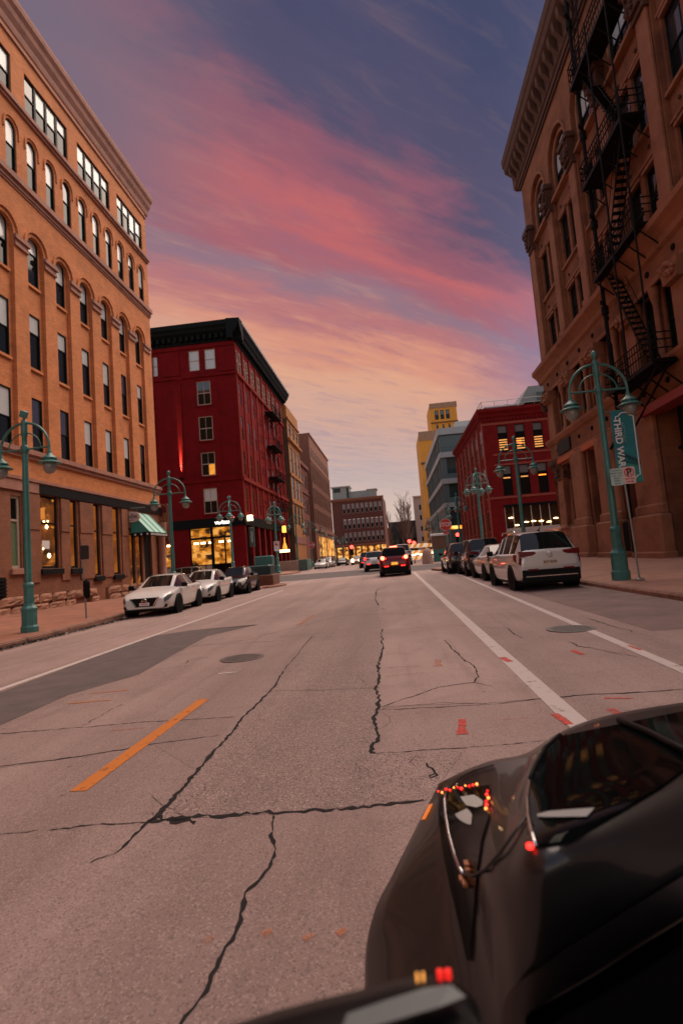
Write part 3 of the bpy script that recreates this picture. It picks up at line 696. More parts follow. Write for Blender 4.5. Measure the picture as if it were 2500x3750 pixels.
# ------------------------------------------------------------------ dark red corner building
def red_building():
    b = thing('red_corner_building', 'dark red painted corner building with deep black cornice and lit corner shop', 'building', (-16.3, 58.3, 0))
    W = 26.0; D = 27.5
    wl = MB(); 
    f = [(-21.75+16.3, -20.5+16.3, 24.35, 26.75), (-19.85+16.3, -18.6+16.3, 24.35, 26.75), (-25.55+16.3-.75, -25.55+16.3, 24.2, 26.55),
         (-21.0+16.3, -19.35+16.3, 20.2, 23.0), (-21.0+16.3, -19.33+16.3, 16.05, 18.85), (-20.95+16.3, -19.3+16.3, 11.95, 14.65), (-20.9+16.3, -19.3+16.3, 7.6, 10.5)]
    wall(wl, -W, 0, 7.05, 27.6, f, .2)
    S = RZ(90)
    # street side: bays of tall recessed strips
    nb = 9; bw = D/nb; sh = []
    for i in range(nb):
        c = bw*(i+.5)
        for k in (-1, 1): sh.append((c+k*.55-.4, c+k*.55+.4, 24.1, 26.6))
        if i == 3:
            for z0 in (19.4, 17.0, 14.9, 12.6):
                for k in (-1, 1): sh.append((c+k*.5-.3, c+k*.5+.3, z0+.3, z0+1.7))
            for z0 in (8.4,):
                for k in (-1, 1): sh.append((c+k*.5-.3, c+k*.5+.3, z0, z0+1.6))
        else:
            for z0, z1 in ((20.0,22.9),(15.9,18.9),(11.8,14.7),(7.5,10.5)): sh.append((c-.5, c+.5, z0, z1))
    wall(wl, 0, D, 7.05, 27.6, sh, .09, M=S)
    wl.poly([(-W,0,0),(-W,D,0),(-W,D,27.6),(-W,0,27.6)]); wl.poly([(-W,D,0),(0,D,0),(0,D,27.6),(-W,D,27.6)])
    wl.build('wall', redp, b)
    t = MB()
    for i in range(nb+1):
        u = bw*i; t.box(max(u-.28,0), min(u+.28,D), -.12, 0, 11.5, 23.4, M=S); t.box(max(u-.22,0), min(u+.22,D), -.14, 0, 7.1, 11.1, M=S); t.box(max(u-.22,0), min(u+.22,D), -.16, 0, 23.9, 27.2, M=S); t.cut()
    t.box(-.02, D, -.26, 0, 23.45, 23.85, M=S); t.box(-.02, D, -.26, 0, 11.1, 11.5, M=S)
    t.build('street_pilaster', redlt, b)
    t = MB()
    t.box(-W, .02, -.14, 0, 23.5, 23.8); t.box(-W, .02, -.14, 0, 11.2, 11.5); t.box(-W, .02, -.12, 0, 26.95, 27.4)
    for a, c in ((-8.7,-6.6),(-2.0,-.05),(-12.4,-9.8)):
        t.box(a, c, -.1, 0, 11.5, 22.9); t.box(a+.25, c-.25, -.13, -.1, 11.9, 22.5)
        t.cut(); t.box(a, c, -.09, 0, 23.95, 26.8); t.cut()
    for h in f[3:]: t.box(h[0]-.15, h[1]+.15, -.1, 0, h[2]-.2, h[2]-.03); t.cut()
    t.build('front_panel', redp, b)
    # cornice: deep, dark
    c = MB()
    prof = [(0,27.4),(.12,27.5),(.15,27.9),(.75,28.6),(.85,28.9),(1.0,29.1),(1.05,29.6),(-.5,29.7),(-.5,27.4)]
    c.prism([(-p,z) for p,z in prof], -W, 1.05, 'yz')
    c.prism([(p,z) for p,z in prof][::-1], -1.05, D+.6, 'xz')
    for i in range(40):
        u = .3+i*.68; c.box(u, u+.3, -.62, -.1, 27.75, 28.3, M=S)
    for i in range(36):
        u = -W+.2+i*.7; c.box(u, u+.3, -.62, -.1, 27.75, 28.3)
    c.build('cornice', blackcor, b)
    g = MB(); g.prism([(1.06,29.3),(1.12,29.3),(1.12,29.62),(1.06,29.62)], 0, D+.6, 'xz'); g.build('cornice_edge', mat('pale_gutter', (.30,.27,.24), .5), b)
    ch = MB(); ch.box(-1.55, -.05, 1.2, 2.6, 29.2, 30.25); chm = ch.build('chimney', mat('pale_chimney', (.25,.2,.17), .8, .2), b)
    ch = MB(); ch.box(-1.65, .05, 1.1, 2.7, 30.25, 30.4); ch.build('chimney_cap', blackcor, chm)
    r = MB(); r.poly([(-W,0,28.9),(0,0,28.9),(0,D,28.9),(-W,D,28.9)]); r.build('roof', darktrim, b)
    # windows
    for i, h in enumerate(f):
        w_, h_ = h[1]-h[0], h[3]-h[2]; c_ = (h[0]+h[1])/2
        if i < 3: window(b, 'Rt', c_, h[2], w_, h_, .12, fm=cream, up=upper_sash, lo=upper_sash, f=.08)
        elif i == 3: window(b, 'R3', c_, h[2], w_, h_, .12, fm=cream, up=glassrf, lo=glassdk, f=.1, bars=1)
        elif i == 4: window(b, 'R4', c_, h[2], w_, h_, .12, fm=cream, lo=glassdk, f=.1, bars=1)
        elif i == 5:
            o = window(b, 'R5', c_, h[2], w_, h_, .12, fm=cream, lo=glassdk, f=.1, bars=1)
            q = MB(); q.poly([(.05,.005,.1),(w_/2-.1,.005,.1),(w_/2-.1,.005,1.3),(.05,.005,1.3)]); q.poly([(-w_/2+.1,.005,2.15),(w_/2-.1,.005,2.15),(w_/2-.1,.005,2.4),(-w_/2+.1,.005,2.4)])
            q.build('lit_pane', litmat('lit_room', (.9,.30,.02), (1,.42,.06), .9, 1.0, .02), o)
        else: window(b, 'R6', c_, h[2], w_, h_, .12, fm=cream, up=upper_sash, lo=glassdk, f=.1, bars=1)
    for h in sh:
        w_, h_ = h[1]-h[0], h[3]-h[2]
        tp = h[2] > 24
        window(b, 'Rs%.2f%.2f' % (w_, h_), (h[0]+h[1])/2, h[2], w_, h_, .06, fm=redlt if not tp else cream, up=(glassrf if tp else None), lo=(glassrf if tp else glassdk), f=.09, M=S, rot=R(90))
    # ground floor: black fascia, red piers, lit shop fronts
    s = MB(); s.box(-W, .12, -.16, .3, 6.0, 7.05); s.box(.01, D, -.16, .3, 6.0, 7.05, M=S); s.build('fascia', blackcor, b)
    p = MB()
    for a, c in ((-8.6,-6.5),(-1.6,-.02),(-15,-13.4),(-26,-24)): p.box(a, c, -.05, .5, .1, 6.0); p.cut()
    for i in range(1, nb+1):
        u = bw*i; p.box(u-.35, u+.35, -.05, .5, .1, 6.0, M=S); p.cut()
    p.build('pier', redp, b)
    fr = MB()
    for a, c in ((-6.5,-1.6),(-13.4,-8.6),(-24,-15)):
        fr.box(a, c, .12, .25, 4.75, 5.0); fr.box(a, c, .12, .25, .1, .35); fr.box(a, a+.12, .12, .25, .1, 6); fr.box(c-.12, c, .12, .25, .1, 6); m_ = a+(c-a)*.52; fr.box(m_-.14, m_+.14, .12, .25, .1, 6)
    fr.box(-3.9,-3.76,.12,.24,.1,4.75); fr.box(-2.55,-2.4,.12,.24,.1,4.75)
    fr.build('shop_frame', frameblk, b)
    gl = MB()
    for a, c in ((-6.5,-1.6),(-13.4,-8.6),(-24,-15)): gl.poly([(a,.3,1.9),(c,.3,1.9),(c,.3,6),(a,.3,6)]); gl.cut()
    gl.build('shop_window', litmat('lit_phone_shop', (.72,.22,.012), (1,.45,.09), .85, 1.1, .50), b)
    gl = MB()
    for a, c in ((-6.5,-4.0),(-13.4,-8.6)):
        for i in range(3):
            w_ = (c-a)/3; gl.box(a+i*w_+.06, a+(i+1)*w_-.06, .26, .31, .4, 1.05); gl.box(a+i*w_+.06, a+(i+1)*w_-.06, .26, .31, 1.12, 1.8); gl.cut()
    gl.build('stall_riser', mat('pale_panel', (.42,.30,.24), .5), b)
    lt = MB()
    for x in (-6.1,-5.3,-4.4,-3.2,-2.2,-12.8,-11.5,-10.3,-9.3): lt.box(x, x+.55, .27, .295, 4.25, 4.45); lt.cut()
    lt.build('ceiling_light', lamp_em, b)
    gs = MB()
    for i in range(nb):
        u = bw*i; gs.poly([(u+.4 if i else .3,.3,.2),(u+bw-.35,.3,.2),(u+bw-.35,.3,6),(u+.4 if i else .3,.3,6)], 0, S); gs.cut()
    gs.build('street_shop_window', glassdk, b)
    # black bracketed fire balconies over the street
    for k, z in enumerate((22.4, 17.6, 13.2, 8.9)):
        fe = MB(); u0, u1 = 13.2, 18.6
        fe.box(u0, u1, -1.3, -.05, z, z+.14, M=S)
        for j in range(14): 
            u = u0+(u1-u0)*j/13; fe.tube([(u,-1.28,z),(u,-1.28,z+1.1)], .025, 4, M=S)
        fe.tube([(u0,-1.28,z+1.1),(u1,-1.28,z+1.1)], .035, 4, M=S); fe.tube([(u0,-.05,z+1.1),(u0,-1.28,z+1.1)], .03, 4, M=S); fe.tube([(u1,-.05,z+1.1),(u1,-1.28,z+1.1)], .03, 4, M=S)
        for u in (u0+.1, u1-.1): fe.tube([(u,-.1,z-1.0),(u,-1.2,z)], .05, 4, M=S)
        if k < 3: 
            for q in (0,.5): fe.tube([(u0+1,-1.0+q,z),(u1-1,-1.0+q,z-4.3)], .05, 4, M=S)
        fe.build('fire_balcony', iron, b)
    return b
RB = red_building()
def sign_text(label, cat, loc, s, size, m, rot=0, sx=1, bold=.01):
    t = thing('illuminated_sign', label, cat, loc, rot); text('lettering', s, size, m, t, UP, .02, sx, bold); return t
vs = thing('illuminated_sign', 'white illuminated shop lettering with a red tick on the black corner fascia', 'sign', (-18.75, 58.1, 6.5))
text('lettering', 'verizon', .62, white_em, vs, UP, .03, 1, .012)
k = MB(); k.prism([(1.0,.1),(1.1,.0),(1.38,.5),(1.28,.5),(1.1,.18)], -.03, .03, 'xz'); k.build('tick', red_em, vs)
bx = thing('blade_sign', 'white and grey vertical shop blade sign on the street corner of the red building', 'sign', (-15.75, 58.9, 4.6))
k = MB(); k.cham(-.3,.3,-.1,.1,-1.1,1.1,.03); k.build('board', mat('sign_grey_green', (.06,.09,.085), .5), bx)
k = MB(); k.box(-.6,-.3,-.03,.03,.8,.9); k.box(-.6,-.3,-.03,.03,-.9,-.8); k.build('bracket', iron, bx)
text('lettering', 'verizon', .42, signwhite, bx, T(0,-.11,0) @ UP @ Matrix.Rotation(R(90),4,'Z'))
k = thing('wall_lantern', 'glowing square wall lantern under the black fascia at the red building corner', 'lamp', (-15.75, 58.6, 6.75)); q = MB(); q.cham(-.28,.28,-.2,.2,-.3,.3,.05); q.build('lantern_glass', lamp_em, k); q = MB(); q.box(-.6,-.28,-.05,.05,.1,.2); q.build('arm', iron, k)
# narrow red uplight washing a strip of the front wall
ul = thing('wall_uplight', 'small wall uplight sending a red and orange beam up the red front wall', 'lamp', (-23.25, 58.05, 12.0))
q = MB(); q.lathe([(.1,-.3),(.16,-.2),(.16,0)], 12); q.build('housing', iron, ul, 40)
ld = bpy.data.lights.new('uplight_lamp', 'SPOT'); ld.energy = 34000; ld.color = (1,.62,.32); ld.spot_size = R(10); ld.spot_blend = .9; ld.shadow_soft_size = .06
lo = bpy.data.objects.new('uplight_lamp', ld); col.objects.link(lo); lo.parent = ul; lo.location = (0,0,.15); lo.rotation_euler = (R(180-4.4),0,0)

# ------------------------------------------------------------------ further street front, left
def plain_building(name, label, loc, rot, W, D, Ht, m, rows, cols_, win, wm, top=None, corn=None, marg=.6, lo=None, up=None, fm=None, shop=None, side=True, depth=.08, roofm=None):
    """rows: list of (z0,z1,arch); cols_: window centres"""
    b = thing(name, label, 'building', loc, rot)
    w = MB(); hs = [(c-win/2, c+win/2, z0, z1, a) for z0, z1, a in rows for c in cols_]
    wall(w, 0, W, 0, Ht, hs, depth); w.poly([(0,0,0),(0,D,0),(0,D,Ht),(0,0,Ht)]); w.poly([(W,0,0),(W,0,Ht),(W,D,Ht),(W,D,0)]); w.poly([(0,D,0),(W,D,0),(W,D,Ht),(0,D,Ht)])
    w.build('wall', m, b)
    r = MB(); r.poly([(0,0,Ht-.2),(W,0,Ht-.2),(W,D,Ht-.2),(0,D,Ht-.2)]); r.build('roof', roofm or darktrim, b)
    for z0, z1, a in rows:
        for c in cols_: window(b, '%s%.1f%.1f%s' % (label[:24], win, z1-z0, a), c, z0, win, z1-z0, depth-.02, a, fm=fm or frameblk, lo=lo or glassdk, up=up, f=.09)
    if corn:
        c = MB()
        for z0, z1, p in corn: c.box(-p, W+p, -p, 0, z0, z1); c.cut()
        c.build('cornice', corn and top or m, b)
    return b
# gold-orange brick building
ob = mat('amber_brick', (.36,.135,.03), .8, .15, 1, .2, brick=(.3,.1,(.28,.1,.03)), dirt=(.12,.05,.02), dscale=.4, damt=.4)
obd = mat('soot_brick', (.10,.055,.025), .85, .25, .8, .3, brick=(.3,.1,(.08,.045,.02)))
B1 = plain_building('amber_building', 'amber brick building with dark sooty side wall past the red corner building', (-15.6, 84.6, 0), R(90), 10.4, 22, 27.2, ob,
    [(22.5,24.4,False),(16.2,20.4,False),(11.9,15.4,False),(7.6,10.8,False)], [2.0,5.2,8.4], 1.9, frameblk, corn=[(24.9,25.2,.25),(21.3,21.7,.45),(15.5,15.9,.2),(11.0,11.3,.2)], lo=glassdk)
q = MB(); q.poly([(-.01,.01,0),(-.01,22,0),(-.01,22,25),(-.01,.01,25)]); q.poly([(-.01,.01,25.2),(-.01,22,25.2),(-.01,22,27.15),(-.01,.01,27.15)],1); q.build('side_wall', [obd, ob], B1)
q = MB(); q.box(0,10.4,-.1,.1,4.4,5.6); q.build('fascia', mat('pink_fascia', (.25,.1,.08), .6), B1)
rbk = mat('dark_red_brick', (.15,.035,.02), .8, .15, 1, .2)
B2 = plain_building('narrow_red_building', 'narrow red brick building squeezed between the amber and the brown office fronts', (-16.2, 95.1, 0), R(90), 11.0, 20, 20.5, rbk,
    [(15.5,18.5,True),(10.5,13.8,True),(6.2,9.2,False)], [1.8,4.4,7.0,9.4], 1.3, frameblk, corn=[(19.6,20.3,.35),(14.4,14.7,.2)])
tanb = mat('tan_brick', (.20,.075,.042), .8, .15, 1, .2)
B3 = plain_building('brown_office_building', 'tall brown office building with a row of small top windows above long vertical piers', (-15.5, 107.5, 0), R(90), 32, 22, 27.8, tanb,
    [(22.9,25.0,False),(17.6,21.6,True),(13.2,16.6,False),(9.0,12.2,False)], [1.9+2.82*i for i in range(11)], 1.35, frameblk, corn=[(27.5,27.8,.2),(21.95,22.3,.12),(7.5,8.2,.3)])
q = MB()
for i in range(12): q.box(.3+2.82*i, .9+2.82*i, -.10, 0, 8.2, 21.9); q.cut()
q.build('pier', tanb, B3)
for u0, u1 in ((4,15),(17.5,31)):
    q = MB(); q.box(u0,u1,-.12,-.06,2.2,6.4); q.build('shop_window', litC, B3)
a = at(1042, 1990, 70); ns = thing('neon_sign', 'glowing yellow bottle shaped neon sign hanging from the left fronts past the red building', 'sign', a)
q = MB(); q.lathe([(.30,-.75),(.32,-.6),(.22,-.2),(.11,.1),(.08,.75),(.03,.8)], 12); q.build('bottle_shape', mat('neon_yellow', (1,.6,.1), .5, 0, em=(1,.38,.04), es=.9), ns); q = MB(); q.box(-.7,.6,-.05,.05,-1.15,-.85); q.build('neon_bar', lamp_em, ns); q = MB(); q.tube([(-1.2,0,1.0),(0,0,1.0),(0,0,.8)], .04, 6); q.build('bracket', iron, ns)
a = at(1040, 1938, 72); wl_ = thing('wall_lantern', 'small amber wall lantern above the yellow bottle neon sign', 'lamp', a); q = MB(); q.cham(-.25,.25,-.2,.2,-.45,.45,.08); q.build('lantern_glass', mat('amber_glass', (1,.5,.1), .5, 0, em=(1,.36,.05), es=3), wl_); q = MB(); q.box(-1.0,-.25,-.05,.05,.2,.3); q.build('arm', iron, wl_)
# brown block closing the street
brk = mat('deep_brown_brick', (.115,.030,.018), .8, .15, 1, .15)
B4 = thing('street_end_building', 'dark brown brick block with rows of white framed windows and rooftop pavilion closing the street', 'building', (-20.8, 190, 0), R(-2))
w = MB(); cs = [4.3+1.62*i for i in range(9)]; W4 = 18.2
hs = [(c-.5,c+.5,z0,z1) for c in cs for z0, z1 in ((17.2,20.6),(11.6,15.1),(6.9,10.3))]
wall(w, 0, W4, 5.2, 22.6, hs, .25); w.poly([(0,0,0),(0,25,0),(0,25,22.6),(0,0,22.6)]); w.poly([(W4,0,0),(W4,0,22.6),(W4,25,22.6),(W4,25,0)])
for i in range(10): w.box(3.3+1.62*i,3.67+1.62*i,-.18,0,6.4,21)
w.build('wall', brk, B4)
for h in hs: window(B4, 'E4', (h[0]+h[1])/2, h[2], 1.0, h[3]-h[2], .1, fm=mat('white_frame', (.40,.31,.28), .6), lo=glassdk, up=mat('pale_pane', (.22,.19,.18), .3), f=.10)
q = MB(); q.box(-.4,W4+.4,-.4,0,21.6,22.0); q.box(-.7,W4+.5,-.7,0,22.0,22.6); q.cut(); q.box(0,W4,-.25,0,5.5,6.1); q.build('cornice', mat('rust_cornice', (.22,.07,.035), .7), B4)
q = MB()
for i in range(8): q.box(.2+i*2.25,.8+i*2.25,-.1,.5,0,5.4); q.cut()
q.build('pier', brk, B4)
q = MB(); q.poly([(0,.4,.2),(W4,.4,.2),(W4,.4,5.3),(0,.4,5.3)]); q.build('shop_window', litC, B4)
q = MB(); q.box(.4,6.6,.8,7,22.6,27.0); q.box(13.2,16.2,.8,6,22.6,25.2); q.box(6.6,13.2,1.4,6,22.6,25.2); pv = q.build('roof_pavilion', mat('pavilion_grey', (.24,.25,.23), .5, .1), B4)
q = MB(); q.box(0,7.0,.2,7.5,27.0,27.35); q.box(12.8,16.6,.4,6.5,25.2,25.5); q.build('pavilion_roof', mat('pavilion_white', (.5,.45,.42), .5), pv)
q = MB(); q.box(.9,3.4,.7,.8,25.2,26.7); q.box(5.6,6.4,.7,.8,22.9,26.7); q.build('pavilion_glass', glassdk, pv)
# ------------------------------------------------------------------ brown sandstone building, right
def right_building():
    b = thing('sandstone_building', 'massive brown sandstone building with arched top windows and heavy cornice along the right side', 'building', (12, 0, 0), R(-90))
    U0, U1 = -39.7, 7.0
    P = 4.3; pil = [-38.45+P*i for i in range(11)]; bays = [-36.3+P*i for i in range(10)]
    w = MB(); Ht = 31.0
    # skin with tall recesses, one per bay
    rec = [(c-1.62, c+1.62, 14.35, 25.0+1.62, True) for c in bays]
    wall(w, U0, U1, 13.0, 28.5, rec, .22)
    hs = []
    for c in bays:
        for k in (-1, 1):
            for z0, z1 in ((14.45,17.0),(18.55,21.6)): hs.append((c+k*.80-.62, c+k*.80+.62, z0, z1))
        hs.append((c-1.25, c+1.25, 23.15, 26.25, True))
    wall(w, U0, U1, 13.0, 28.5, hs, .26, w=.22)
    # second level
    h2 = []
    for c in bays:
        h2.append((c-1.62, c+1.62, 8.75, 12.0))
    wall(w, U0, U1, 8.3, 12.2, h2, .28)
    w.box(U0, U1, -.05, .4, 12.0, 13.1)
    # wall behind with pairs of windows
    h3 = []
    for c in bays:
        for k in (-1, 1): h3.append((c+k*.85-.55, c+k*.85+.55, 8.75, 11.9))
    wall(w, U0, U1, 8.3, 12.2, h3, .22, w=.28)
    w.box(U0, U1, -.04, .4, 7.1, 8.35)
    # rest of the box
    w.poly([(U0,0,0),(U0,0,28.5),(U0,20,28.5),(U0,20,0)]); w.poly([(U1,0,0),(U1,20,0),(U1,20,28.5),(U1,0,28.5)]); w.poly([(U0,20,0),(U0,20,28.5),(U1,20,28.5),(U1,20,0)])
    w.build('wall', sand, b)
    r = MB(); r.poly([(U0,0,30),(U1,0,30),(U1,20,30),(U0,20,30)]); r.build('roof', darktrim, b)
    # pilasters on the upper storeys, arch mouldings, capitals
    p = MB(); k = MB(); a = MB()
    for u in pil:
        e0 = max(u-.42, U0)
        p.cham(e0, u+.42, -.16, 0, 14.35, 22.6, .04); p.cham(e0-.08 if e0>U0 else e0, u+.5, -.24, 0, 14.3, 14.8, .05); p.cut()
        k.cham(e0-.1, u+.52, -.28, 0, 22.5, 22.75, .04); k.prism([(e0-.02,22.75),(u+.44,22.75),(u+.62,23.9),(e0-.2,23.9)], -.42, 0, 'xz'); k.cham(e0-.3, u+.72, -.55, 0, 23.9, 24.25, .06)
        rr = random.Random(int(u*10))
        for i in range(16): k.lathe([(.02,-.13),(.11,-.05),(.1,.05),(.02,.12)], 6, M=T(e0+rr.random()*.9, -.42-rr.random()*.1, 22.85+rr.random()*1.0))
        k.cut()
    for c in bays:
        arch_ring(a, c-1.62, c+1.62, 25.0, .14, -.1, 0, 18, legs=.8)
        arch_ring(a, c-1.25, c+1.25, 25.0, .16, .14, .22, 18, legs=1.8)
        a.box(c-1.7, c+1.7, -.08, .22, 22.95, 23.15); a.cut()
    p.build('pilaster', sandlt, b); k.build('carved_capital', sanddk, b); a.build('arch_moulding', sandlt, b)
    s = MB(); sb_ = MB()
    for c in bays:
        s.box(c-1.62, c+1.62, .06, .22, 18.35, 18.5); s.cut(); s.box(c-1.62, c+1.62, .12, .22, 17.2, 17.32); s.cut(); s.box(c-1.62,c+1.62,.12,.22,21.75,21.9); s.cut()
        for z0, z1 in ((14.45,17.0),(18.55,21.6)):
            for q in (-1,1): s.box(c+q*.80-.66, c+q*.80+.66, .14, .22, z1-.02, z1+.12); s.cut()
        for q in (-1,1):
            for z in (17.75, 22.2): sb_.lathe([(.02,-.1),(.07,-.04),(.07,.04),(.02,.1)], 8, M=T(c+q*.9, .18, z)); sb_.cut()
    s.build('spandrel_moulding', sandlt, b); sb_.build('wall_boss', sanddk, b)
    # cornices
    c = MB()
    for z0, z1, q in ((28.3,28.5,.12),(28.5,28.75,.22)): c.box(U0-q, U1, -q, .2, z0, z1)
    c.prism([(-.1,28.75),(-.3,28.9),(-.35,29.9),(-.85,30.3),(-.92,30.7),(-1.0,30.8),(-1.05,31.3),(.5,31.3),(.5,28.75)], U0-.9, U1, 'yz')
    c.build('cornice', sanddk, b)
    m_ = MB()
    u = U0-.1
    while u < 6:
        m_.prism([(-.3,28.95),(-.75,29.6),(-.8,30.1),(-.3,30.1)], u, u+.32, 'yz'); m_.cut(); u += .86
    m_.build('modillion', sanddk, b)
    c = MB()
    c.prism([(-.05,13.0),(-.2,13.1),(-.25,13.35),(-.45,13.6),(-.62,13.75),(-.65,14.0),(-.3,14.3),(0,14.36),(0,13.0)], U0-.5, U1, 'yz')
    c.box(U0-.1, U1, -.12, 0, 11.95, 12.15)
    c.prism([(0,8.2),(-.16,8.3),(-.3,8.5),(-.32,8.66),(0,8.75)], U0-.2, U1, 'yz'); c.box(U0-.05, U1, -.1, 0, 7.05, 7.2)
    c.build('string_course', sandlt, b)
    bs_ = MB()
    for i in range(24):
        u = U0+1.2+i*2.15; bs_.lathe([(.13,0),(.13,.06),(.05,.1)], 10, M=T(u,-.05,12.6) @ Matrix.Rotation(R(90),4,'X')); bs_.cut(); bs_.lathe([(.13,0),(.13,.06),(.05,.1)], 10, M=T(u+.5,-.04,7.75) @ Matrix.Rotation(R(90),4,'X')); bs_.cut()
    bs_.build('wall_boss', iron, b)
    # columns between second level windows
    q = MB()
    for c_ in bays:
        q.lathe([(.2,8.75),(.2,8.95),(.14,9.05),(.12,11.2),(.2,11.5),(.26,11.95)], 10, M=T(c_,.1,0)); q.cut()
    q.build('mullion_column', sandlt, b, 40)
    q = MB()
    for u in pil:
        e0 = max(u-.5, U0-.15)
        q.cham(e0, u+.5, -.14, .5, 8.75, 11.2, .04); q.prism([(e0,11.2),(u+.5,11.2),(u+.68,11.95),(e0-.18,11.95)], -.4, .2, 'xz')
        rr = random.Random(int(u*7))
        for i in range(14): q.lathe([(.02,-.13),(.12,-.05),(.1,.05),(.02,.12)], 6, M=T(e0+rr.random()*1.0, -.4-rr.random()*.08, 11.3+rr.random()*.6))
        q.cut()
    q.build('second_storey_pier', sandlt, b)
    # ground storey: piers, openings, plinth blocks
    g = MB()
    ops = [(-37.9,-35.2,2.3,6.6),(-32.85,-31.0,2.3,6.9),(-28.4,-26.6,2.3,6.9),(-24.3,-20.1,.3,6.9),(-17.6,-15.6,2.3,6.9),(-13.2,-11.2,2.3,6.9),(-9,-7,2.3,6.9),(-4.6,-2.6,2.3,6.9)]
    bas = [(-32.75,-31.75,.5,1.85),(-28.5,-27.4,.5,1.85),(-17.4,-16,.5,1.85),(-13,-11.6,.5,1.85)]
    wall(g, U0+1.6, U1, .1, 7.1, ops+bas, .9)
    g.build('ground_storey_wall', sand, b)
    g = MB()
    for a_, c_ in ((-35.2,-33.2),(-31.0,-28.5),(-26.6,-24.3),(-19.9,-17.7),(-15.4,-13.4)):
        g.cham(a_, c_, -.32, 0, 2.35, 6.95, .08); g.cham(a_-.12, c_+.12, -.42, 0, 2.3, 2.75, .1)
        g.cham(a_-.3, c_+.28, -.62, 0, .2, 2.28, .1); g.cham(a_-.36, c_+.34, -.7, 0, .2, .62, .06); g.cut()
    g.cham(-33.1,-32.85,-.2,0,.2,2.2,.04)
    g.build('pier', sandlt, b)
    g = MB()
    for h in ops+bas: g.poly([(h[0],.85,h[2]),(h[1],.85,h[2]),(h[1],.85,h[3]),(h[0],.85,h[3])]); g.cut()
    g.build('dark_opening', mat('shadowy_glass', (.006,.007,.008), .12, .1), b)
    g = MB()
    for h in ops[1:]: 
        m_ = (h[0]+h[1])/2; g.box(m_-.06,m_+.06,.7,.84,h[2],h[3]); g.box(h[0],h[1],.7,.84,5.0,5.12); g.cut()
    g.build('opening_frame', darktrim, b)
    og = mat('orange_awning_strip', (.42,.085,.022), .6, .08); rd = mat('red_awning_strip', (.24,.022,.018), .6, .08)
    g = MB(); g.box(-37.9,-34.3,-.25,.6,6.72,7.02); g.cut(); g.box(-33.4,-30.8,-.25,.6,6.68,7.02); g.build('awning_strip', og, b)
    g = MB(); g.box(-24.75,-19.0,-.55,.3,6.62,6.98); g.build('awning_strip', rd, b)
    g = MB(); g.box(-37.8,-35.3,-.16,-.04,7.3,8.12); g.build('shop_sign', frameblk, b)
    # corner column on its pedestal beside the steps
    cl = MB()
    cl.lathe([(1.15,.2),(1.15,.75),(1.0,.95),(1.0,2.1),(1.2,2.3),(.98,2.55),(.94,3.5),(.97,3.56),(.93,3.62),(.9,4.6),(.94,4.66),(.9,4.72),(.86,5.6)], 10, M=T(U0+1.0,.75,0)); cl.build('corner_column', sandlt, b)
    cl = MB(); cl.lathe([(.86,5.6),(.95,5.75),(.9,5.95),(1.1,6.6),(1.3,6.9),(1.3,7.1)], 16, M=T(U0+1.0,.75,0))
    rr = random.Random(5)
    for i in range(50):
        t = rr.random()*6.28; z = 5.8+rr.random()*1.1; q = .92+(z-5.8)*.28; cl.lathe([(.02,-.16),(.14,-.06),(.12,.06),(.02,.15)], 6, M=T(U0+1.0+q*math.cos(t),.75+q*math.sin(t),z))
    cl.build('carved_capital', sanddk, b, 40)
    cl = MB()
    for i in range(30):
        z = 11.0+rr.random()*1.3; cl.lathe([(.02,-.2),(.2,-.08),(.18,.08),(.02,.2)], 6, M=T(U0-.1+rr.random()*.6,-.35+rr.random()*.7,z))
    cl.build('carved_corner', sanddk, b)
    cw = MB(); cw.box(U0, U0+1.7, 0, .5, 7.05, 8.3); cw.build('corner_lintel', sand, b)
    st = MB()
    for i in range(5): st.box(U0-.5+i*.1, -35.4, -1.2+i*.28, .4, .2+i*.17, .37+i*.17)
    st.build('entrance_step', sandlt, b)
    rl = MB()
    for u in (-37.8,-35.7): rl.tube([(u,-1.25,.3),(u,-1.25,1.15),(u,-.1,1.9)], .03, 6)
    rl.build('handrail', steel, b)
    # windows
    for c_ in bays:
        for q in (-1,1):
            window(b, 'Sa', c_+q*.80, 14.45, 1.24, 2.55, .40, up=glassdk, lo=glassdk, f=.08)
            window(b, 'Sb' if c_ > -25 else 'Sbd', c_+q*.80, 18.55, 1.24, 3.05, .40, up=(glassrf if c_ > -25 else glassdk), lo=glassdk, f=.08)
            window(b, 'Sc', c_+q*.85, 8.75, 1.1, 3.15, .42, up=glassdk, lo=glassdk, f=.08)
        window(b, 'Sd', c_, 23.15, 2.5, 3.1, .36, True, up=upper_sash, lo=glassdk, f=.12, rail=.4, bars=2)
    return b
SB = right_building()

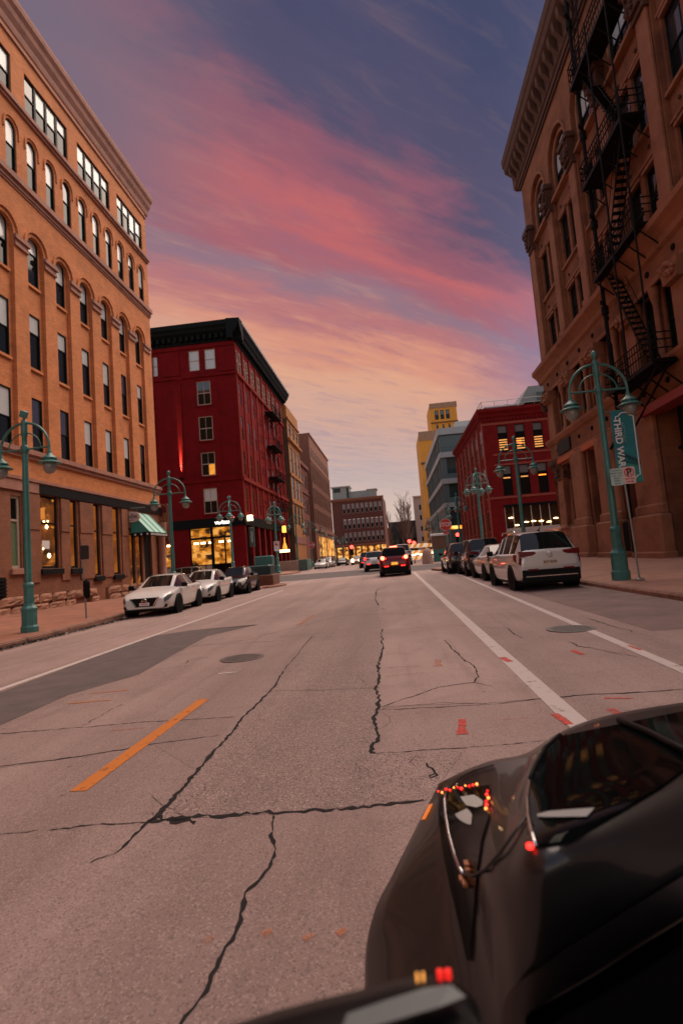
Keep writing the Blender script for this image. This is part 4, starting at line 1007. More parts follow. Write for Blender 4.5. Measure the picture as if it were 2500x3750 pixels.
# fire escape hanging on the sandstone front, with standpipe and ladder
fe = thing('fire_escape', 'black iron fire escape with platforms, stair flights and standpipe on the brown sandstone front', 'fire escape', (12, 0, 0), R(-90))
lv = [8.35, 14.1, 18.9, 24.3]
for i, z in enumerate(lv):
    q = MB(); a, c = -26.5, -21.9; d = -1.05
    q.box(a, c, d, -.1, z-.10, z-.05); 
    for j in range(18): q.box(a+(c-a)*j/17-.03, a+(c-a)*j/17+.05, d, -.1, z-.05, z+.02)
    q.box(a, c, d-.03, d+.03, z-.16, z+.02); q.box(a, c, -.2, -.12, z-.16, z+.02)
    for j in range(5): u = a+.1+(c-a-.2)*j/4; q.tube([(u,0,z-1.1),(u,d,z-.1)], .04, 4)
    f_ = q.build('platform', iron, fe)
    q = MB()
    for h in (.45,.8,1.1): q.tube([(a,d,z+h),(c,d,z+h)], .03, 5); q.tube([(a,d,z+h),(a,-.1,z+h)], .03, 5); q.tube([(c,d,z+h),(c,-.1,z+h)], .03, 5)
    for j in range(20): u = a+(c-a)*j/19; q.tube([(u,d,z),(u,d,z+1.1)], .018, 4)
    q.build('railing', iron, f_)
    if i < 3:
        z2 = lv[i+1]; q = MB(); u0, u1 = (a+.9, c-.7) if i % 2 else (c-.9, a+.7)
        for y in (-.75,-.25): q.prism([(u0,z),(u0,z+.16),(u1,z2+.05),(u1,z2-.1)], y-.02, y+.02, 'xz'); q.tube([(u0,y,z+.9),(u1,y,z2+.9)], .018, 5)
        n = 18
        for j in range(n): t = (j+.5)/n; q.box(u0+(u1-u0)*t-.14, u0+(u1-u0)*t+.14, -.75, -.25, z+(z2-z)*t, z+(z2-z)*t+.02)
        q.build('stair_flight', iron, fe)
q = MB()
for u in (-25.9,-25.4): q.tube([(u,-.9,24.3),(u,-.5,31.5),(u,.4,32.0)], .035, 5)
for j in range(24): q.tube([(-25.9,-.9+.4*j/24,24.5+.29*j),(-25.4,-.9+.4*j/24,24.5+.29*j)], .02, 4)
q.build('ladder', iron, fe)
q = MB(); q.tube([(-26.72,-.6,.6),(-26.72,-.6,31.6)], .10, 8)
for z in lv+[12.0,16.5,21.3,27.5]: q.lathe([(.1,-.25),(.17,-.2),(.17,.2),(.1,.25)], 8, M=T(-26.72,-.6,z+.6)); q.tube([(-26.72,-.6,z+.9),(-26.3,-.9,z+.9),(-26.3,-.9,z+.75)], .07, 6)
q.build('standpipe', iron, fe)
q = MB(); q.tube([(-24.04,-1.08,8.3),(-24.04,-1.08,25.4)], .045, 6); q.tube([(-21.95,-1.08,8.3),(-21.95,-1.08,25.4)], .04, 6); q.build('upright', iron, fe)
q = MB(); q.tube([(-26.3,-1.3,5.6),(-22.0,-.8,8.2)], .07, 5); q.tube([(-26.3,-.7,5.6),(-22.0,-.4,8.2)], .05, 5); q.build('drop_ladder', iron, fe)

# ------------------------------------------------------------------ red brick block with steel-framed shop, right
def red_right():
    b = thing('red_brick_block', 'red brick corner block with lit upper windows and long white framed shopfront', 'building', (11.35, 62, 0))
    W = 22; D = 25.5
    rb = mat('crimson_brick', (.19,.010,.010), .85, .13, .8, .15, brick=(.3,.1,(.16,.015,.013)), dirt=(.08,.006,.006), dscale=.3, damt=.4, spec=.1)
    rbo = mat('orange_red_trim', (.30,.05,.025), .7, .12)
    w = MB(); cs = [13.55-11.35, 15.5-11.35, 17.5-11.35, 19.6-11.35, 21.6-11.35]
    hs = [(c-.55,c+.55,z0,z1) for c in cs for z0,z1 in ((12.1,15.2),(7.05,10.5))]
    wall(w, 0, W, 6.0, 17.0, hs, .22)
    S = T(0,D,0) @ RZ(-90); n = 7; bw = D/n
    sh = [(bw*(i+.5)-1.0, bw*(i+.5)+1.0, z0, z1) for i in range(n) for z0,z1 in ((11.9,15.2),(6.9,10.6),(.6,5.6))]
    wall(w, 0, D, 0, 17.0, sh, .09, M=S); w.poly([(W,0,0),(W,0,17),(W,D,17),(W,D,0)])
    w.box(0,1.5,0,.4,.1,6.0)
    w.build('wall', rb, b)
    t = MB()
    for i in range(n+1): u = bw*i; t.box(max(0,u-.35), min(D,u+.35), -.12, 0, .1, 15.6, M=S); t.cut()
    t.box(0,W,-.06,0,15.35,15.6); t.box(.9,W,-.05,0,11.75,11.95); t.box(.9,W,-.05,0,10.55,10.75); t.box(0,W,-.08,0,6.75,6.98)
    t.build('trim', rbo, b)
    c = MB(); c.prism([(0,16.2),(-.15,16.3),(-.2,16.6),(-.5,16.9),(-.5,17.25),(.3,17.25),(.3,16.2)], -.5, W, 'yz')
    c.prism([(0,16.2),(-.15,16.3),(-.2,16.6),(-.5,16.9),(-.5,17.25),(.3,17.25),(.3,16.2)], 0, D, 'yz', M=S)
    for i in range(50): c.box(.2+i*.42,.4+i*.42,-.16,0,15.75,16.05)
    c.build('cornice', rb, b)
    r = MB(); r.poly([(0,0,17),(W,0,17),(W,D,17),(0,D,17)]); r.build('roof', darktrim, b)
    for i, h in enumerate(hs):
        o = window(b, 'X%.1f' % (h[3]-h[2]), (h[0]+h[1])/2, h[2], 1.1, h[3]-h[2], .12, fm=frameblk, up=mat('grey_shade', (.12,.12,.11), .4), lo=glassdk, f=.07, rail=.72)
        q = MB()
        if i in (0, 2):
            for k in range(5 if i == 0 else 2): q.box(-.46, .46 if i == 0 else .1, -.012, .006, .25+k*.28+(.6 if i else 0), .37+k*.28+(.6 if i else 0))
        elif i in (1, 5): q.box(-.4,.4,-.012,.006,2.0,2.12)
        if q.f: q.build('ceiling_light', mat('office_light', (1,.7,.3), .5, 0, em=(1,.36,.06), es=.8), o)
    for h in sh: window(b, 'Xs%.1f' % (h[3]-h[2]), (h[0]+h[1])/2, h[2], 2.0, h[3]-h[2], .06, fm=rbo, lo=glassdk, f=.1, M=S, rot=R(-90), bars=1)
    # shopfront
    s = MB(); s.box(1.5, W, -.1, .3, 5.75, 6.0); s.build('fascia', blackcor, b)
    f = MB()
    for i in range(16):
        x = 1.5+i*1.0; f.box(x-.04, x+.04, .1, .2, 3.3, 5.75)
    f.box(1.5,W,.08,.2,2.7,3.3); f.box(1.5,W,.1,.2,1.5,1.62); f.box(1.5,1.62,.1,.2,.1,5.75)
    for i in range(9): x = 1.5+i*2; f.box(x-.05,x+.05,.1,.2,.1,2.7)
    f.build('shop_frame', mat('shop_frame_pale', (.42,.36,.32), .5, .05), b)
    g = MB(); g.poly([(1.5,.26,3.2),(W,.26,3.2),(W,.26,5.8),(1.5,.26,5.8)]); g.build('shop_window', mat('dim_glass', (.02,.012,.008), .08, .1), b)
    g = MB(); g.poly([(1.5,.26,.1),(W,.26,.1),(W,.26,2.75),(1.5,.26,2.75)]); g.build('shop_window', litmat('lit_market', (.9,.26,.02), (1,.42,.07), .8, .9, .38), b)
    rr = random.Random(2); l = MB()
    for i in range(18): 
        x = 1.9+i*.85+rr.random()*.3; z = 3.55+(.4 if i % 3 else 1.0)*rr.random()+.02*i; l.lathe([(.02,-.06),(.26,-.03),(.26,.02),(.05,.07)], 10, M=T(x,.2,z)); l.cut()
    l.build('pendant_light', lamp_em, b)
    # set-back glass storey with railing on the roof
    pg = mat('penthouse_grey', (.24,.27,.25), .5, .08)
    p = MB(); p.box(1.2, W, 4.2, 20, 17, 18.6); p.box(6.3, W, 2.5, 20, 17, 20.2); p.prism([(4.3,17),(6.3,17),(6.3,20.2)], 2.5, 20, 'xz'); pp = p.build('roof_storey', pg, b)
    p = MB(); p.box(7.2,9.4,2.42,2.5,17.3,19.4); p.box(10,12.5,2.42,2.5,17.3,19.4); p.build('roof_glass', mat('pale_green_glass', (.10,.16,.14), .1, .05), pp)
    p = MB()
    for z in (17.7,18.25): p.tube([(.2,.3,z),(W,.3,z)], .03, 5); p.tube([(.2,.3,z),(.2,22,z)], .03, 5)
    for i in range(14): p.tube([(.2+i*1.5,.3,17),(.2+i*1.5,.3,18.25)], .025, 4); p.tube([(.2,.3+i*1.6,17),(.2,.3+i*1.6,18.25)], .025, 4)
    p.build('roof_railing', steel, b)
    p = MB(); p.box(5.3,9.0,.9,1.7,17.75,17.85); p.box(5.5,5.6,.9,1.0,17,17.75); p.box(8.7,8.8,.9,1.0,17,17.75); p.build('roof_bench', iron, b)
    return b
red_right()

# grey modern block
G = thing('grey_modern_block', 'grey green modern glass block with pale floor bands beside the yellow tower', 'building', (9.6, 95, 0))
gb = mat('band_grey', (.33,.33,.31), .5, .06); gg = mat('green_grey_glass', (.035,.055,.052), .08, .1); gw = mat('green_grey_panel', (.07,.10,.095), .5, .1)
q = MB(); q.box(.3,8,.4,40,5.6,22.3); q.build('glass_wall', gg, G)
q = MB()
for z0, z1 in ((21.9,23.1),(17.8,18.75),(13.1,14.0),(8.9,9.7)): q.box(-.1,8.2,-.2,40.3,z0,z1)
q.build('floor_band', gb, G)
q = MB()
for i in range(9): q.box(.12,.3,.2+i*4.4,1.0+i*4.4,5.6,22); 
for i in range(24): q.box(.1,.3,.9+i*1.65,1.15+i*1.65,5.6,22)
for x in (.2,3.2,6.0):
    for z0, z1 in ((9.7,13.1),(14.0,17.8)): q.box(x,x+.85,.15,.4,z0,z1); q.box(x,x+2.6,.2,.4,z0,z0+.9)
q.box(.3,8,.3,.4,18.75,19.6)
q.build('wall_panel', gw, G)
q = MB(); q.box(.6,8,.6,39,.1,5.6); q.build('lit_lobby', litmat('lit_lobby_glow', (1,.36,.03), (1,.6,.15), 1.6, .6, .25), G)
q = MB(); q.box(0,.6,0,40,.1,8.9); q.box(.6,8,.2,.6,.1,5.0); q.build('lobby_pier', gw, G)
q = MB(); q.box(4,9,6,14,23.1,25.5); q.build('roof_plant', mat('plant_white', (.4,.4,.38), .6), G)
# yellow tower
Yt = thing('yellow_tower_building', 'yellow ochre brick tower with stepped top and striped lower wall behind the grey block', 'building', (11.3, 170, 0), R(0))
yb = mat('ochre_brick', (.60,.25,.026), .8, .12, .6, .1, dirt=(.15,.06,.01), dscale=.15, damt=.3); yc = mat('ochre_coping', (.30,.17,.10), .8, .2)
ww = MB(); hs = [(5.4+i*1.75,6.6+i*1.75,43.2,46.2) for i in range(3)]+[(5.6+i*1.9,6.2+i*1.9,40.2,41.6) for i in range(3)]
wall(ww, 4.0, 12.4, 36, 48.4, hs, .3); ww.poly([(12.4,0,36),(12.4,14,36),(12.4,14,48.4),(12.4,0,48.4)]); ww.poly([(4,0,36),(4,0,48.4),(4,14,48.4),(4,14,36)])
lo = [(3.3,5.2,30.5,33.2),(3.9,5.6,23.5,27.5,True),(4.2,5.8,17,20.5)]
wall(ww, -.2, 16, 12, 39.6, lo, .3); ww.poly([(-.2,0,0),(-.2,0,39.6),(-.2,20,39.6),(-.2,20,0)]); ww.poly([(-.2,0,39.6),(16,0,39.6),(16,20,39.6),(-.2,20,39.6)])
ww.build('wall', yb, Yt)
q = MB(); q.box(3.9,12.5,-.1,.5,46.9,48.6); q.box(12.3,12.55,-.1,14,46.9,48.6); q.box(-.35,16,-.12,.5,36.8,39.8); q.build('coping', yc, Yt)
q = MB(); q.box(-.4,16,-.35,.2,29.2,29.8); q.box(3.9,12.6,-.2,0,42.0,42.4)
for z in (15.5,21.5,23.8): q.lathe([(.3,0),(.3,.3),(.1,.4)], 8, M=T(1.4,0,z) @ Matrix.Rotation(R(90),4,'X'))
q.build('string_course', mat('ochre_dark', (.13,.05,.015), .8), Yt)
q = MB(); q.box(-.2,16,-.05,3,.1,12); q.build('lower_wall', mat('rust_brick', (.35,.11,.03), .8, .12), Yt)
q = MB()
for i in range(6): q.box(-.3,16,-.25,.1,1.0+i*2.0,1.8+i*2.0)
q.build('pale_course', mat('pale_course', (.40,.27,.20), .7), Yt)
for h in hs+lo: window(Yt, 'Y%.1f%.1f' % (h[1]-h[0], h[3]-h[2]), (h[0]+h[1])/2, h[2], h[1]-h[0], h[3]-h[2], .15, len(h) > 4, up=glassrf, lo=glassdk, f=.14)
# pale tower and low far buildings
B5 = plain_building('pale_tower', 'slim pale stone tower far away beside the yellow tower', (10.4, 230, 0), 0, 9, 10, 25.6, mat('pale_stone', (.36,.24,.19), .8, .12), [(19.5,21.7,False),(15.2,17.2,False),(10.5,12.5,False),(6,8,False)], [2.3,3.7], .8, frameblk, corn=[(25,25.6,.6)])
B6 = plain_building('low_dark_block', 'low black flat roofed block under the bare trees at the end of the street', (-1.5, 236, 0), 0, 12.5, 12, 15.6, mat('black_cladding', (.018,.016,.016), .6, .2), [(3,8,False)], [1.5+i*1.9 for i in range(6)], 1.2, glassdk, corn=[(15.3,15.6,.2)])
B7 = plain_building('low_rust_block', 'low rust coloured block beside the dark brown brick block', (-7.5, 225, 0), 0, 6.2, 12, 12.6, mat('rust_render', (.22,.075,.03), .8, .15), [(6.5,8.6,False)], [1.6,3.4,5.1], 1.0, frameblk, corn=[(12.2,12.6,.2)])
# ------------------------------------------------------------------ teal street lamps
LAMPS = {}
def street_lamp(label, x, y, heads=2, scale=1.0, rot=0, top='ball', z=None, group='teal street lamps along the kerbs'):
    z = (zg(x, y)+.13) if z is None else z
    key = (heads, top)
    if key in LAMPS:
        o = copy_tree(LAMPS[key]); o.location = (x, y, z); o.scale = (scale,)*3; o.rotation_euler = (0,0,R(rot)); o['label'] = label; return o
    o = thing('street_lamp', label, 'street lamp', (x, y, z), R(rot), group); o.scale = (scale,)*3; LAMPS[key] = o
    q = MB(); q.lathe([(.235,-.1),(.235,.17),(.205,.22),(.205,.62),(.215,.64),(.215,.69),(.16,.76),(.135,.82),(.13,1.28),(.145,1.3),(.145,1.36),(.10,1.42)], 8); q.build('base', teal, o)
    q = MB(); q.lathe([(.098,1.4),(.086,3.4),(.078,5.12)], 14); q.lathe([(.078,5.12),(.105,5.16),(.115,5.24),(.105,5.32),(.08,5.36)], 14); q.lathe([(.07,5.36),(.07,5.62),(.088,5.66),(.088,6.0),(.075,6.08),(.03,6.14)], 14); q.build('pole', teal, o, 40)
    q = MB()
    if top == 'box':
        q.lathe([(.03,6.1),(.03,6.2)], 8); q.cham(-.10,.10,-.10,.10,6.18,6.38,.02, M=T(0,0,6.28) @ Matrix.Rotation(R(18),4,'Y') @ T(0,0,-6.28) @ RZ(35))
    else: q.lathe([(.03,6.1),(.04,6.16),(.075,6.22),(.085,6.29),(.07,6.36),(.02,6.4)], 12)
    q.build('finial', teal, o, 40)
    for k in range(heads):
        Mx = RZ(360/heads*k)
        q = MB(); n = 14
        q.tube([(.07,0,6.0)]+[(.79*math.sin(math.pi/2*i/n),0,5.24+.77*math.cos(math.pi/2*i/n)) for i in range(1,n+1)]+[(.79,0,5.1)], .036, 8, M=Mx)
        q.tube([(.06,0,5.72)]+[(.52*math.sin(math.pi/2*i/n),0,5.25+.47*math.cos(math.pi/2*i/n)) for i in range(1,n+1)], .019, 6, M=Mx)
        q.tube([(.08,0,5.24),(.78,0,5.24)], .027, 6, M=Mx); q.lathe([(.02,5.02),(.055,5.05),(.05,5.12),(.03,5.16)], 10, M=Mx @ T(.79,0,0)); a = q.build('arm', teal, o, 40)
        q = MB(); q.lathe([(.05,5.06),(.075,5.01),(.165,4.94),(.20,4.90),(.20,4.87),(.165,4.865),(.165,4.84),(.31,4.765),(.315,4.745),(.16,4.75)], 20, M=Mx @ T(.79,0,0)); q.build('lamp_shade', teal, o, 40)
        q = MB(); q.lathe([(.165,4.75),(.18,4.68),(.165,4.57),(.11,4.48),(.02,4.445)], 16, M=Mx @ T(.79,0,0)); q.build('globe', globe, o, 40)
    return o
p = gnd(110, 2318, .13)
street_lamp('nearest teal street lamp on the left pavement with a cube sensor on top', p.x, p.y, top='box', rot=-4)
street_lamp('teal street lamp carrying the blue green vertical banner on the right pavement', 6.2, 15.6, z=.26, scale=1.02, rot=2)
street_lamp('two armed teal lamp rising behind the parked white cars in front of the red building', -10.75, 25.2, rot=3)
street_lamp('two armed teal lamp rising behind the silver suv on the right', 6.22, 26.2, z=.26, rot=-3)
a = at(853, 2060, 48); street_lamp('four armed teal corner lamp in front of the lit corner shop', a.x, 48, heads=4, scale=1.22, rot=12, top='box')
street_lamp('four armed teal lamp beside the street front of the red corner building', -13.25, 60, heads=4, scale=1.29, rot=50)
a = at(1768, 2000, 55); street_lamp('four armed teal lamp in front of the red brick block on the right', a.x, 55, heads=4, scale=1.45, rot=62)
for i, (px, Y, s_) in enumerate(((1092,76,1.31),(1143,93,1.32),(1182,112,1.32),(1205,132,1.3),(1230,152,1.3),(1262,172,1.3))):
    a = at(px, 2065, Y)
    street_lamp(['teal lamp just left of the left stop sign', 'teal lamp rising directly behind the left stop sign', 'teal lamp beside the two orange lit shop windows', 'teal lamp before the street end building, third from the far end of its row', 'teal lamp before the street end building, second from the far end of its row', 'farthest teal lamp in the row before the street end building'][i], a.x, Y, scale=s_, rot=rnd.uniform(-8,8))
for i, (px, Y, h) in enumerate(((1690,72,4),(1655,88,2),(1615,105,2),(1580,125,4))):
    a = at(px, 2040, Y)
    street_lamp(['tall teal lamp seen against the grey modern block with several arms', 'teal lamp in the row past the right stop sign, second in the row', 'teal lamp in the row past the right stop sign, third in the row', 'farthest teal lamp near the barricades at the foot of the yellow tower'][i], a.x, Y, heads=h, scale=1.35, rot=75+i*20)

# banner held by two rods on the right lamp
bn = thing('street_banner', 'blue green vertical banner reading HISTORIC THIRD WARD hanging from the right street lamp', 'banner', (6.77, 15.6, 3.93))
def grad_teal():
    return MATS['banner_teal']
q = MB(); n = 12
for j in range(n):
    z0, z1 = -1.03+2.06*j/n, -1.03+2.06*(j+1)/n; y0, y1 = .012*math.sin(j*.9), .012*math.sin((j+1)*.9)
    q.poly([(-.33,y0,z0),(.33,y0,z0),(.33,y1,z1),(-.33,y1,z1)])
q.build('cloth', [mat('banner_teal', (.012,.165,.175), .6, .25, 1.4)], bn)
q = MB(); q.poly([(-.33,-.02,-1.03),(.33,-.02,-1.03),(.33,-.02,-.62),(-.33,-.02,-.34)]); q.build('green_field', mat('banner_green', (.02,.24,.19), .6, .15, 3), bn)
q = MB(); q.prism([(-.2,-.25),(.32,-.52),(.32,-.44),(-.2,-.12)], -.028, -.024, 'xz'); q.prism([(-.15,-.42),(.32,-.52),(.32,-.56),(-.15,-.47)], -.028, -.024, 'xz')
for i in range(5): q.prism([(-.1+i*.09,-.44),(-.08+i*.09,-.44),(-.03+i*.09,-.24-i*.05),(-.05+i*.09,-.24-i*.05)], -.028, -.024, 'xz')
q.build('bridge_drawing', mat('banner_dark', (.006,.075,.08), .6), bn)
q = MB(); bp = [(-.2,.75),(-.22,.80),(-.2,.86),(-.12,.88),(-.06,.95),(.05,.97),(.14,.94),(.18,.87),(.24,.86),(.27,.84),(.27,-.84),(.2,-.86),(.16,-.9),(.1,-.96),(-.02,-.97)]
q.tube([(x,-.03,z) for x, z in bp], .016, 5); q.build('border', signwhite, bn)
BT = lambda x, z: T(x,-.032,z) @ UP @ Matrix.Rotation(R(-90),4,'Z')
text('lettering', 'THIRD WARD', .255, signwhite, bn, BT(-.19,.02), bold=.006); text('lettering', 'HISTORIC', .135, mat('banner_pale', (.20,.38,.34), .6), bn, BT(-.05,.38))
q = MB()
for z in (1.04,-1.04): q.tube([(-.55,0,z),(.34,0,z)], .014, 6)
q.build('rod', teal, bn)

# ------------------------------------------------------------------ signs, posts and meters
sp = thing('parking_sign_post', 'steel post with pale green and white no parking signs in front of the banner lamp', 'sign post', (6.28, 14.9, .25))
q = MB(); q.tube([(.1,0,-.05),(.02,0,2.95)], .026, 8); q.lathe([(.12,-.02),(.12,.0),(.05,.03)], 10, M=T(.1,0,0)); q.build('post', steel, sp)
def rrect(w, h, r=.04, n=4):
    o = []
    for cx, cy, a in ((w/2-r,h/2-r,0),(-w/2+r,h/2-r,90),(-w/2+r,-h/2+r,180),(w/2-r,-h/2+r,270)):
        o += [(cx+r*math.cos(R(a+90*i/n)), cy+r*math.sin(R(a+90*i/n))) for i in range(n+1)]
    return o
q = MB(); q.prism([(x-.17,z+2.75) for x, z in rrect(.32,.46)], -.04, -.03, 'xz'); g1 = q.build('permit_sign', signmint, sp)
for i in range(6): text('lettering', ['PARKING BY', 'PERMIT ONLY', '2 AM - 6 AM', 'NIGHT', 'STREET', 'METER'][i], .05, mat('mint_ink', (.07,.17,.12), .5), g1, T(-.17,-.042,2.92-i*.07) @ UP)
q = MB(); q.prism([(x+.15,z+2.77) for x, z in rrect(.32,.46)], -.04, -.03, 'xz'); g2 = q.build('no_parking_sign', mat('sign_pinkish', (.66,.48,.42), .5), sp)
text('lettering', 'P', .25, ink, g2, T(.15,-.046,2.845) @ UP, bold=.006)
q = MB(); q.tube([(.15+.115*math.cos(2*math.pi*i/24),-.05,2.85+.115*math.sin(2*math.pi*i/24)) for i in range(25)], .011, 6); q.tube([(.07,-.05,2.93),(.23,-.05,2.77)], .010, 6); q.build('red_ring', signred, g2)
q = MB(); q.prism([(.06,2.585),(.2,2.585),(.2,2.565),(.25,2.595),(.2,2.625),(.2,2.605),(.06,2.605)], -.046, -.042, 'xz'); q.build('arrow', signred, g2)
text('lettering', 'ANY TIME', .055, signred, g2, T(.15,-.044,2.67) @ UP)
q = MB(); q.cham(-.12,.0,.02,.14,.75,1.55,.03); q.build('meter_box', plasticblk, sp)
# left meter post seen from behind
lp = thing('parking_meter_post', 'thin grey post with a black sign back and black meter on the left pavement', 'sign post', (-10.62, 17.5, .0))
q = MB(); q.tube([(0,0,-.05),(-.06,0,2.62)], .028, 8); q.lathe([(.2,0),(.2,.02),(.06,.05)], 12); q.build('post', steel, lp)
q = MB(); q.prism([(x+.05,z+2.3) for x, z in rrect(.30,.48)], -.05, -.03, 'xz'); q.build('sign_back', signgrey, lp)
q = MB(); q.lathe([(.05,.72),(.11,.8),(.11,1.1),(.12,1.15),(.11,1.28),(.06,1.36)], 12, M=T(.06,-.02,0)); q.build('meter_head', plasticblk, lp, 40)
def stop_sign(label, loc, s, plate=True):
    o = thing('stop_sign', label, 'stop sign', loc, 0, 'stop signs at the crossings'); z = 2.5
    q = MB(); q.tube([(0,.03,-2.9+z if False else 0),(0,.03,z+.3)], .035*s, 8); q.build('post', teal, o)
    r = .41*s; q = MB(); q.prism([(r*math.cos(R(22.5+45*i)), z+r*math.sin(R(22.5+45*i))) for i in range(8)], -.02, 0, 'xz'); f = q.build('octagon', signwhite, o)
    r *= .94; q = MB(); q.prism([(r*math.cos(R(22.5+45*i)), z+r*math.sin(R(22.5+45*i))) for i in range(8)], -.026, -.021, 'xz'); q.build('red_face', signred, f)
    text('lettering', 'STOP', .36*s, signwhite, f, T(0,-.03,z) @ UP, sx=.86, bold=.008)
    if plate:
        q = MB(); q.box(-.2*s,.2*s,-.02,0,z-.62*s,z-.45*s); pl = q.build('plate', signred, o); text('lettering', 'ALL WAY', .1*s, signwhite, pl, T(0,-.025,z-.535*s) @ UP)
    return o
stop_sign('red octagonal stop sign on the right corner beside the black parked cars', (3.87, 39.2, .75), 1.12)
a = at(1140, 1996, 84); stop_sign('red octagonal stop sign among the lamps on the left far pavement', (a.x, 84, a.z-2.5), 1.35, False)
# no turn sign on the lamp past the red corner building
a = at(1015, 2000, 59.6); nt_ = thing('no_truck_sign', 'white rectangular no trucks sign with red ring on the left lamp past the red building', 'sign', (a.x-.05, 59.6, a.z))
q = MB(); q.prism(rrect(.62,1.1,.06), -.03, 0, 'xz'); q.build('sign_panel', signwhite, nt_)
q = MB(); q.tube([(.23*math.cos(2*math.pi*i/20),-.04,.22+.23*math.sin(2*math.pi*i/20)) for i in range(21)], .03, 6); q.tube([(-.16,-.04,.38),(.16,-.04,.06)], .026, 6); q.build('red_ring', signred, nt_)
q = MB(); q.box(-.15,.05,-.036,-.031,.14,.3); q.box(.05,.14,-.036,-.031,.14,.24); q.lathe([(.04,0),(.04,.006)], 10, M=T(-.08,-.036,.13) @ Matrix.Rotation(R(90),4,'X')); q.build('truck_mark', ink, nt_)
text('lettering', 'TRUCKS', .12, ink, nt_, T(0,-.036,-.25) @ UP)
# traffic lights
def signal(label, px, py, Y, hgt=3.2):
    a = at(px, py, Y); o = thing('traffic_signal', label, 'traffic light', (a.x, Y, zg(a.x, Y)), 0, 'red traffic lights down the street')
    z = a.z-zg(a.x, Y); s_ = Y/60
    q = MB(); q.tube([(0,.15,0),(0,.15,z+.4)], .06, 8); q.build('pole', iron, o)
    q = MB(); q.cham(-.2*s_,.2*s_,-.1,.12,z-.95*s_,z+.3*s_,.03); h = q.build('signal_head', plasticblk, o)
    q = MB(); q.lathe([(.20*s_,0),(.17*s_,.06),(.02,.10)], 16, M=T(0,-.1,z) @ Matrix.Rotation(R(90),4,'X')); q.build('red_light', mat('signal_red', (1,.1,.1), .4, 0, em=(1,.05,.035), es=7), h)
    q = MB()
    for k in (1,2): q.lathe([(.14*s_,0),(.13*s_,.04),(.02,.06)], 16, M=T(0,-.1,z-.34*s_*k) @ Matrix.Rotation(R(90),4,'X'))
    q.build('unlit_light', glassdk, h)
signal('red traffic light over the oncoming car on the left', 1287, 2003, 120); signal('larger red traffic light right of the dark suv ahead', 1498, 1982, 78); signal('smaller red traffic light right of its larger neighbour', 1515, 1988, 92); signal('low red traffic light right of the right stop sign, above the black cars', 1674, 1958, 90)
# brick planter with teal tub on the left corner, newspaper boxes
pl = thing('brick_planter', 'brown brick planter holding a dark teal tub on the left kerb corner', 'planter', (-8.95, 35.3, -.02))
q = MB(); q.cham(-.9,1.0,-1.0,1.0,-.1,.75,.05); q.build('brick_base', mat('planter_brick', (.16,.06,.035), .8, .2, 3, .3, brick=(.24,.08,(.1,.05,.03))), pl); 
q = MB(); q.cham(-.85,.8,-.8,.8,.75,1.4,.08); q.build('tub', mat('tub_teal', (.006,.035,.032), .4, .2), pl)
q = MB(); q.cham(-.5,.75,.2,.9,1.4,2.0,.05); q.build('sign_box', teal, pl)
pk = thing('concrete_block_wall', 'low pale concrete planter wall on the far left pavement between two teal lamps', 'low wall', (-14.6, 74, .2)); q = MB(); q.cham(-1.4,1.4,-1,3,0,1.45,.05); q.build('block', mat('pale_concrete', (.27,.2,.17), .8, .15), pk); q = MB(); q.cham(1.42,2.6,-1,3,0,1.5,.05); q.build('tub', mat('dull_teal', (.05,.10,.085), .6), pk)
nb = thing('newspaper_box', 'teal newspaper box with brown upper cabinet and white top on the right corner', 'newspaper box', (4.9, 58, .25)); q = MB(); q.cham(-.75,.75,-.4,.4,0,1.35,.05); q.build('teal_box', teal, nb); q = MB(); q.cham(-.8,.8,-.4,.4,1.36,2.75,.05); q.build('cabinet', mat('cabinet_brown', (.14,.07,.04), .6), nb); q = MB(); q.cham(-.9,.9,-.5,.5,2.76,3.0,.05); q.build('lid', signwhite, nb)
a = at(1566, 2062, 57); bo = thing('stone_bollard', 'rounded pale stone bollard beside the striped barricades', 'bollard', (a.x, 57, .12)); q = MB(); q.lathe([(.6,0),(.56,.9),(.46,1.35),(.25,1.6),(.03,1.68)], 14); q.build('stone', mat('bollard_stone', (.34,.2,.15), .8, .15), bo, 50)
# striped barricades with lamps
def barricade(label, px, py, Y, w, tilt):
    a = at(px, py, Y); o = thing('road_barricade', label, 'barricade', (a.x, Y, zg(a.x,Y)), R(tilt), 'striped barricades across the right lane')
    for z0, z1 in ((.45,.85),(1.15,1.55),(1.85,2.3)):
        q = MB(); n = 8
        for i in range(n):
            u = -w/2+w*i/n; q.prism([(u,z0),(u+w/n,z0),(u+w/n+.25,z1),(u+.25,z1)], -.03, .03, 'xz', i % 2)
        q.build('striped_board', [stripe_or, mat('barricade_white', (.6,.5,.42), .5, 0, em=(1,.75,.5), es=.5)], o)
    q = MB()
    for u in (-w/2+.3, w/2-.1): q.box(u-.05,u+.05,.031,.1,0,2.4); q.box(u-.06,u+.06,-.5,.5,0,.08)
    q.build('stand', iron, o)
    q = MB()
    for i in range(6): q.lathe([(.1,-.06),(.13,0),(.1,.06),(.02,.1)], 8, M=T(-w/2+.3+i*(w-.4)/5,-.06,1.0+.1*(i%2)))
    q.build('warning_lamp', lamp_em, o)
barricade('orange and white striped barricade directly right of the dark suv ahead', 1515, 2060, 62, 2.8, 0); barricade('orange and white striped barricade nearest the stone bollard', 1548, 2055, 66, 2.6, 8)

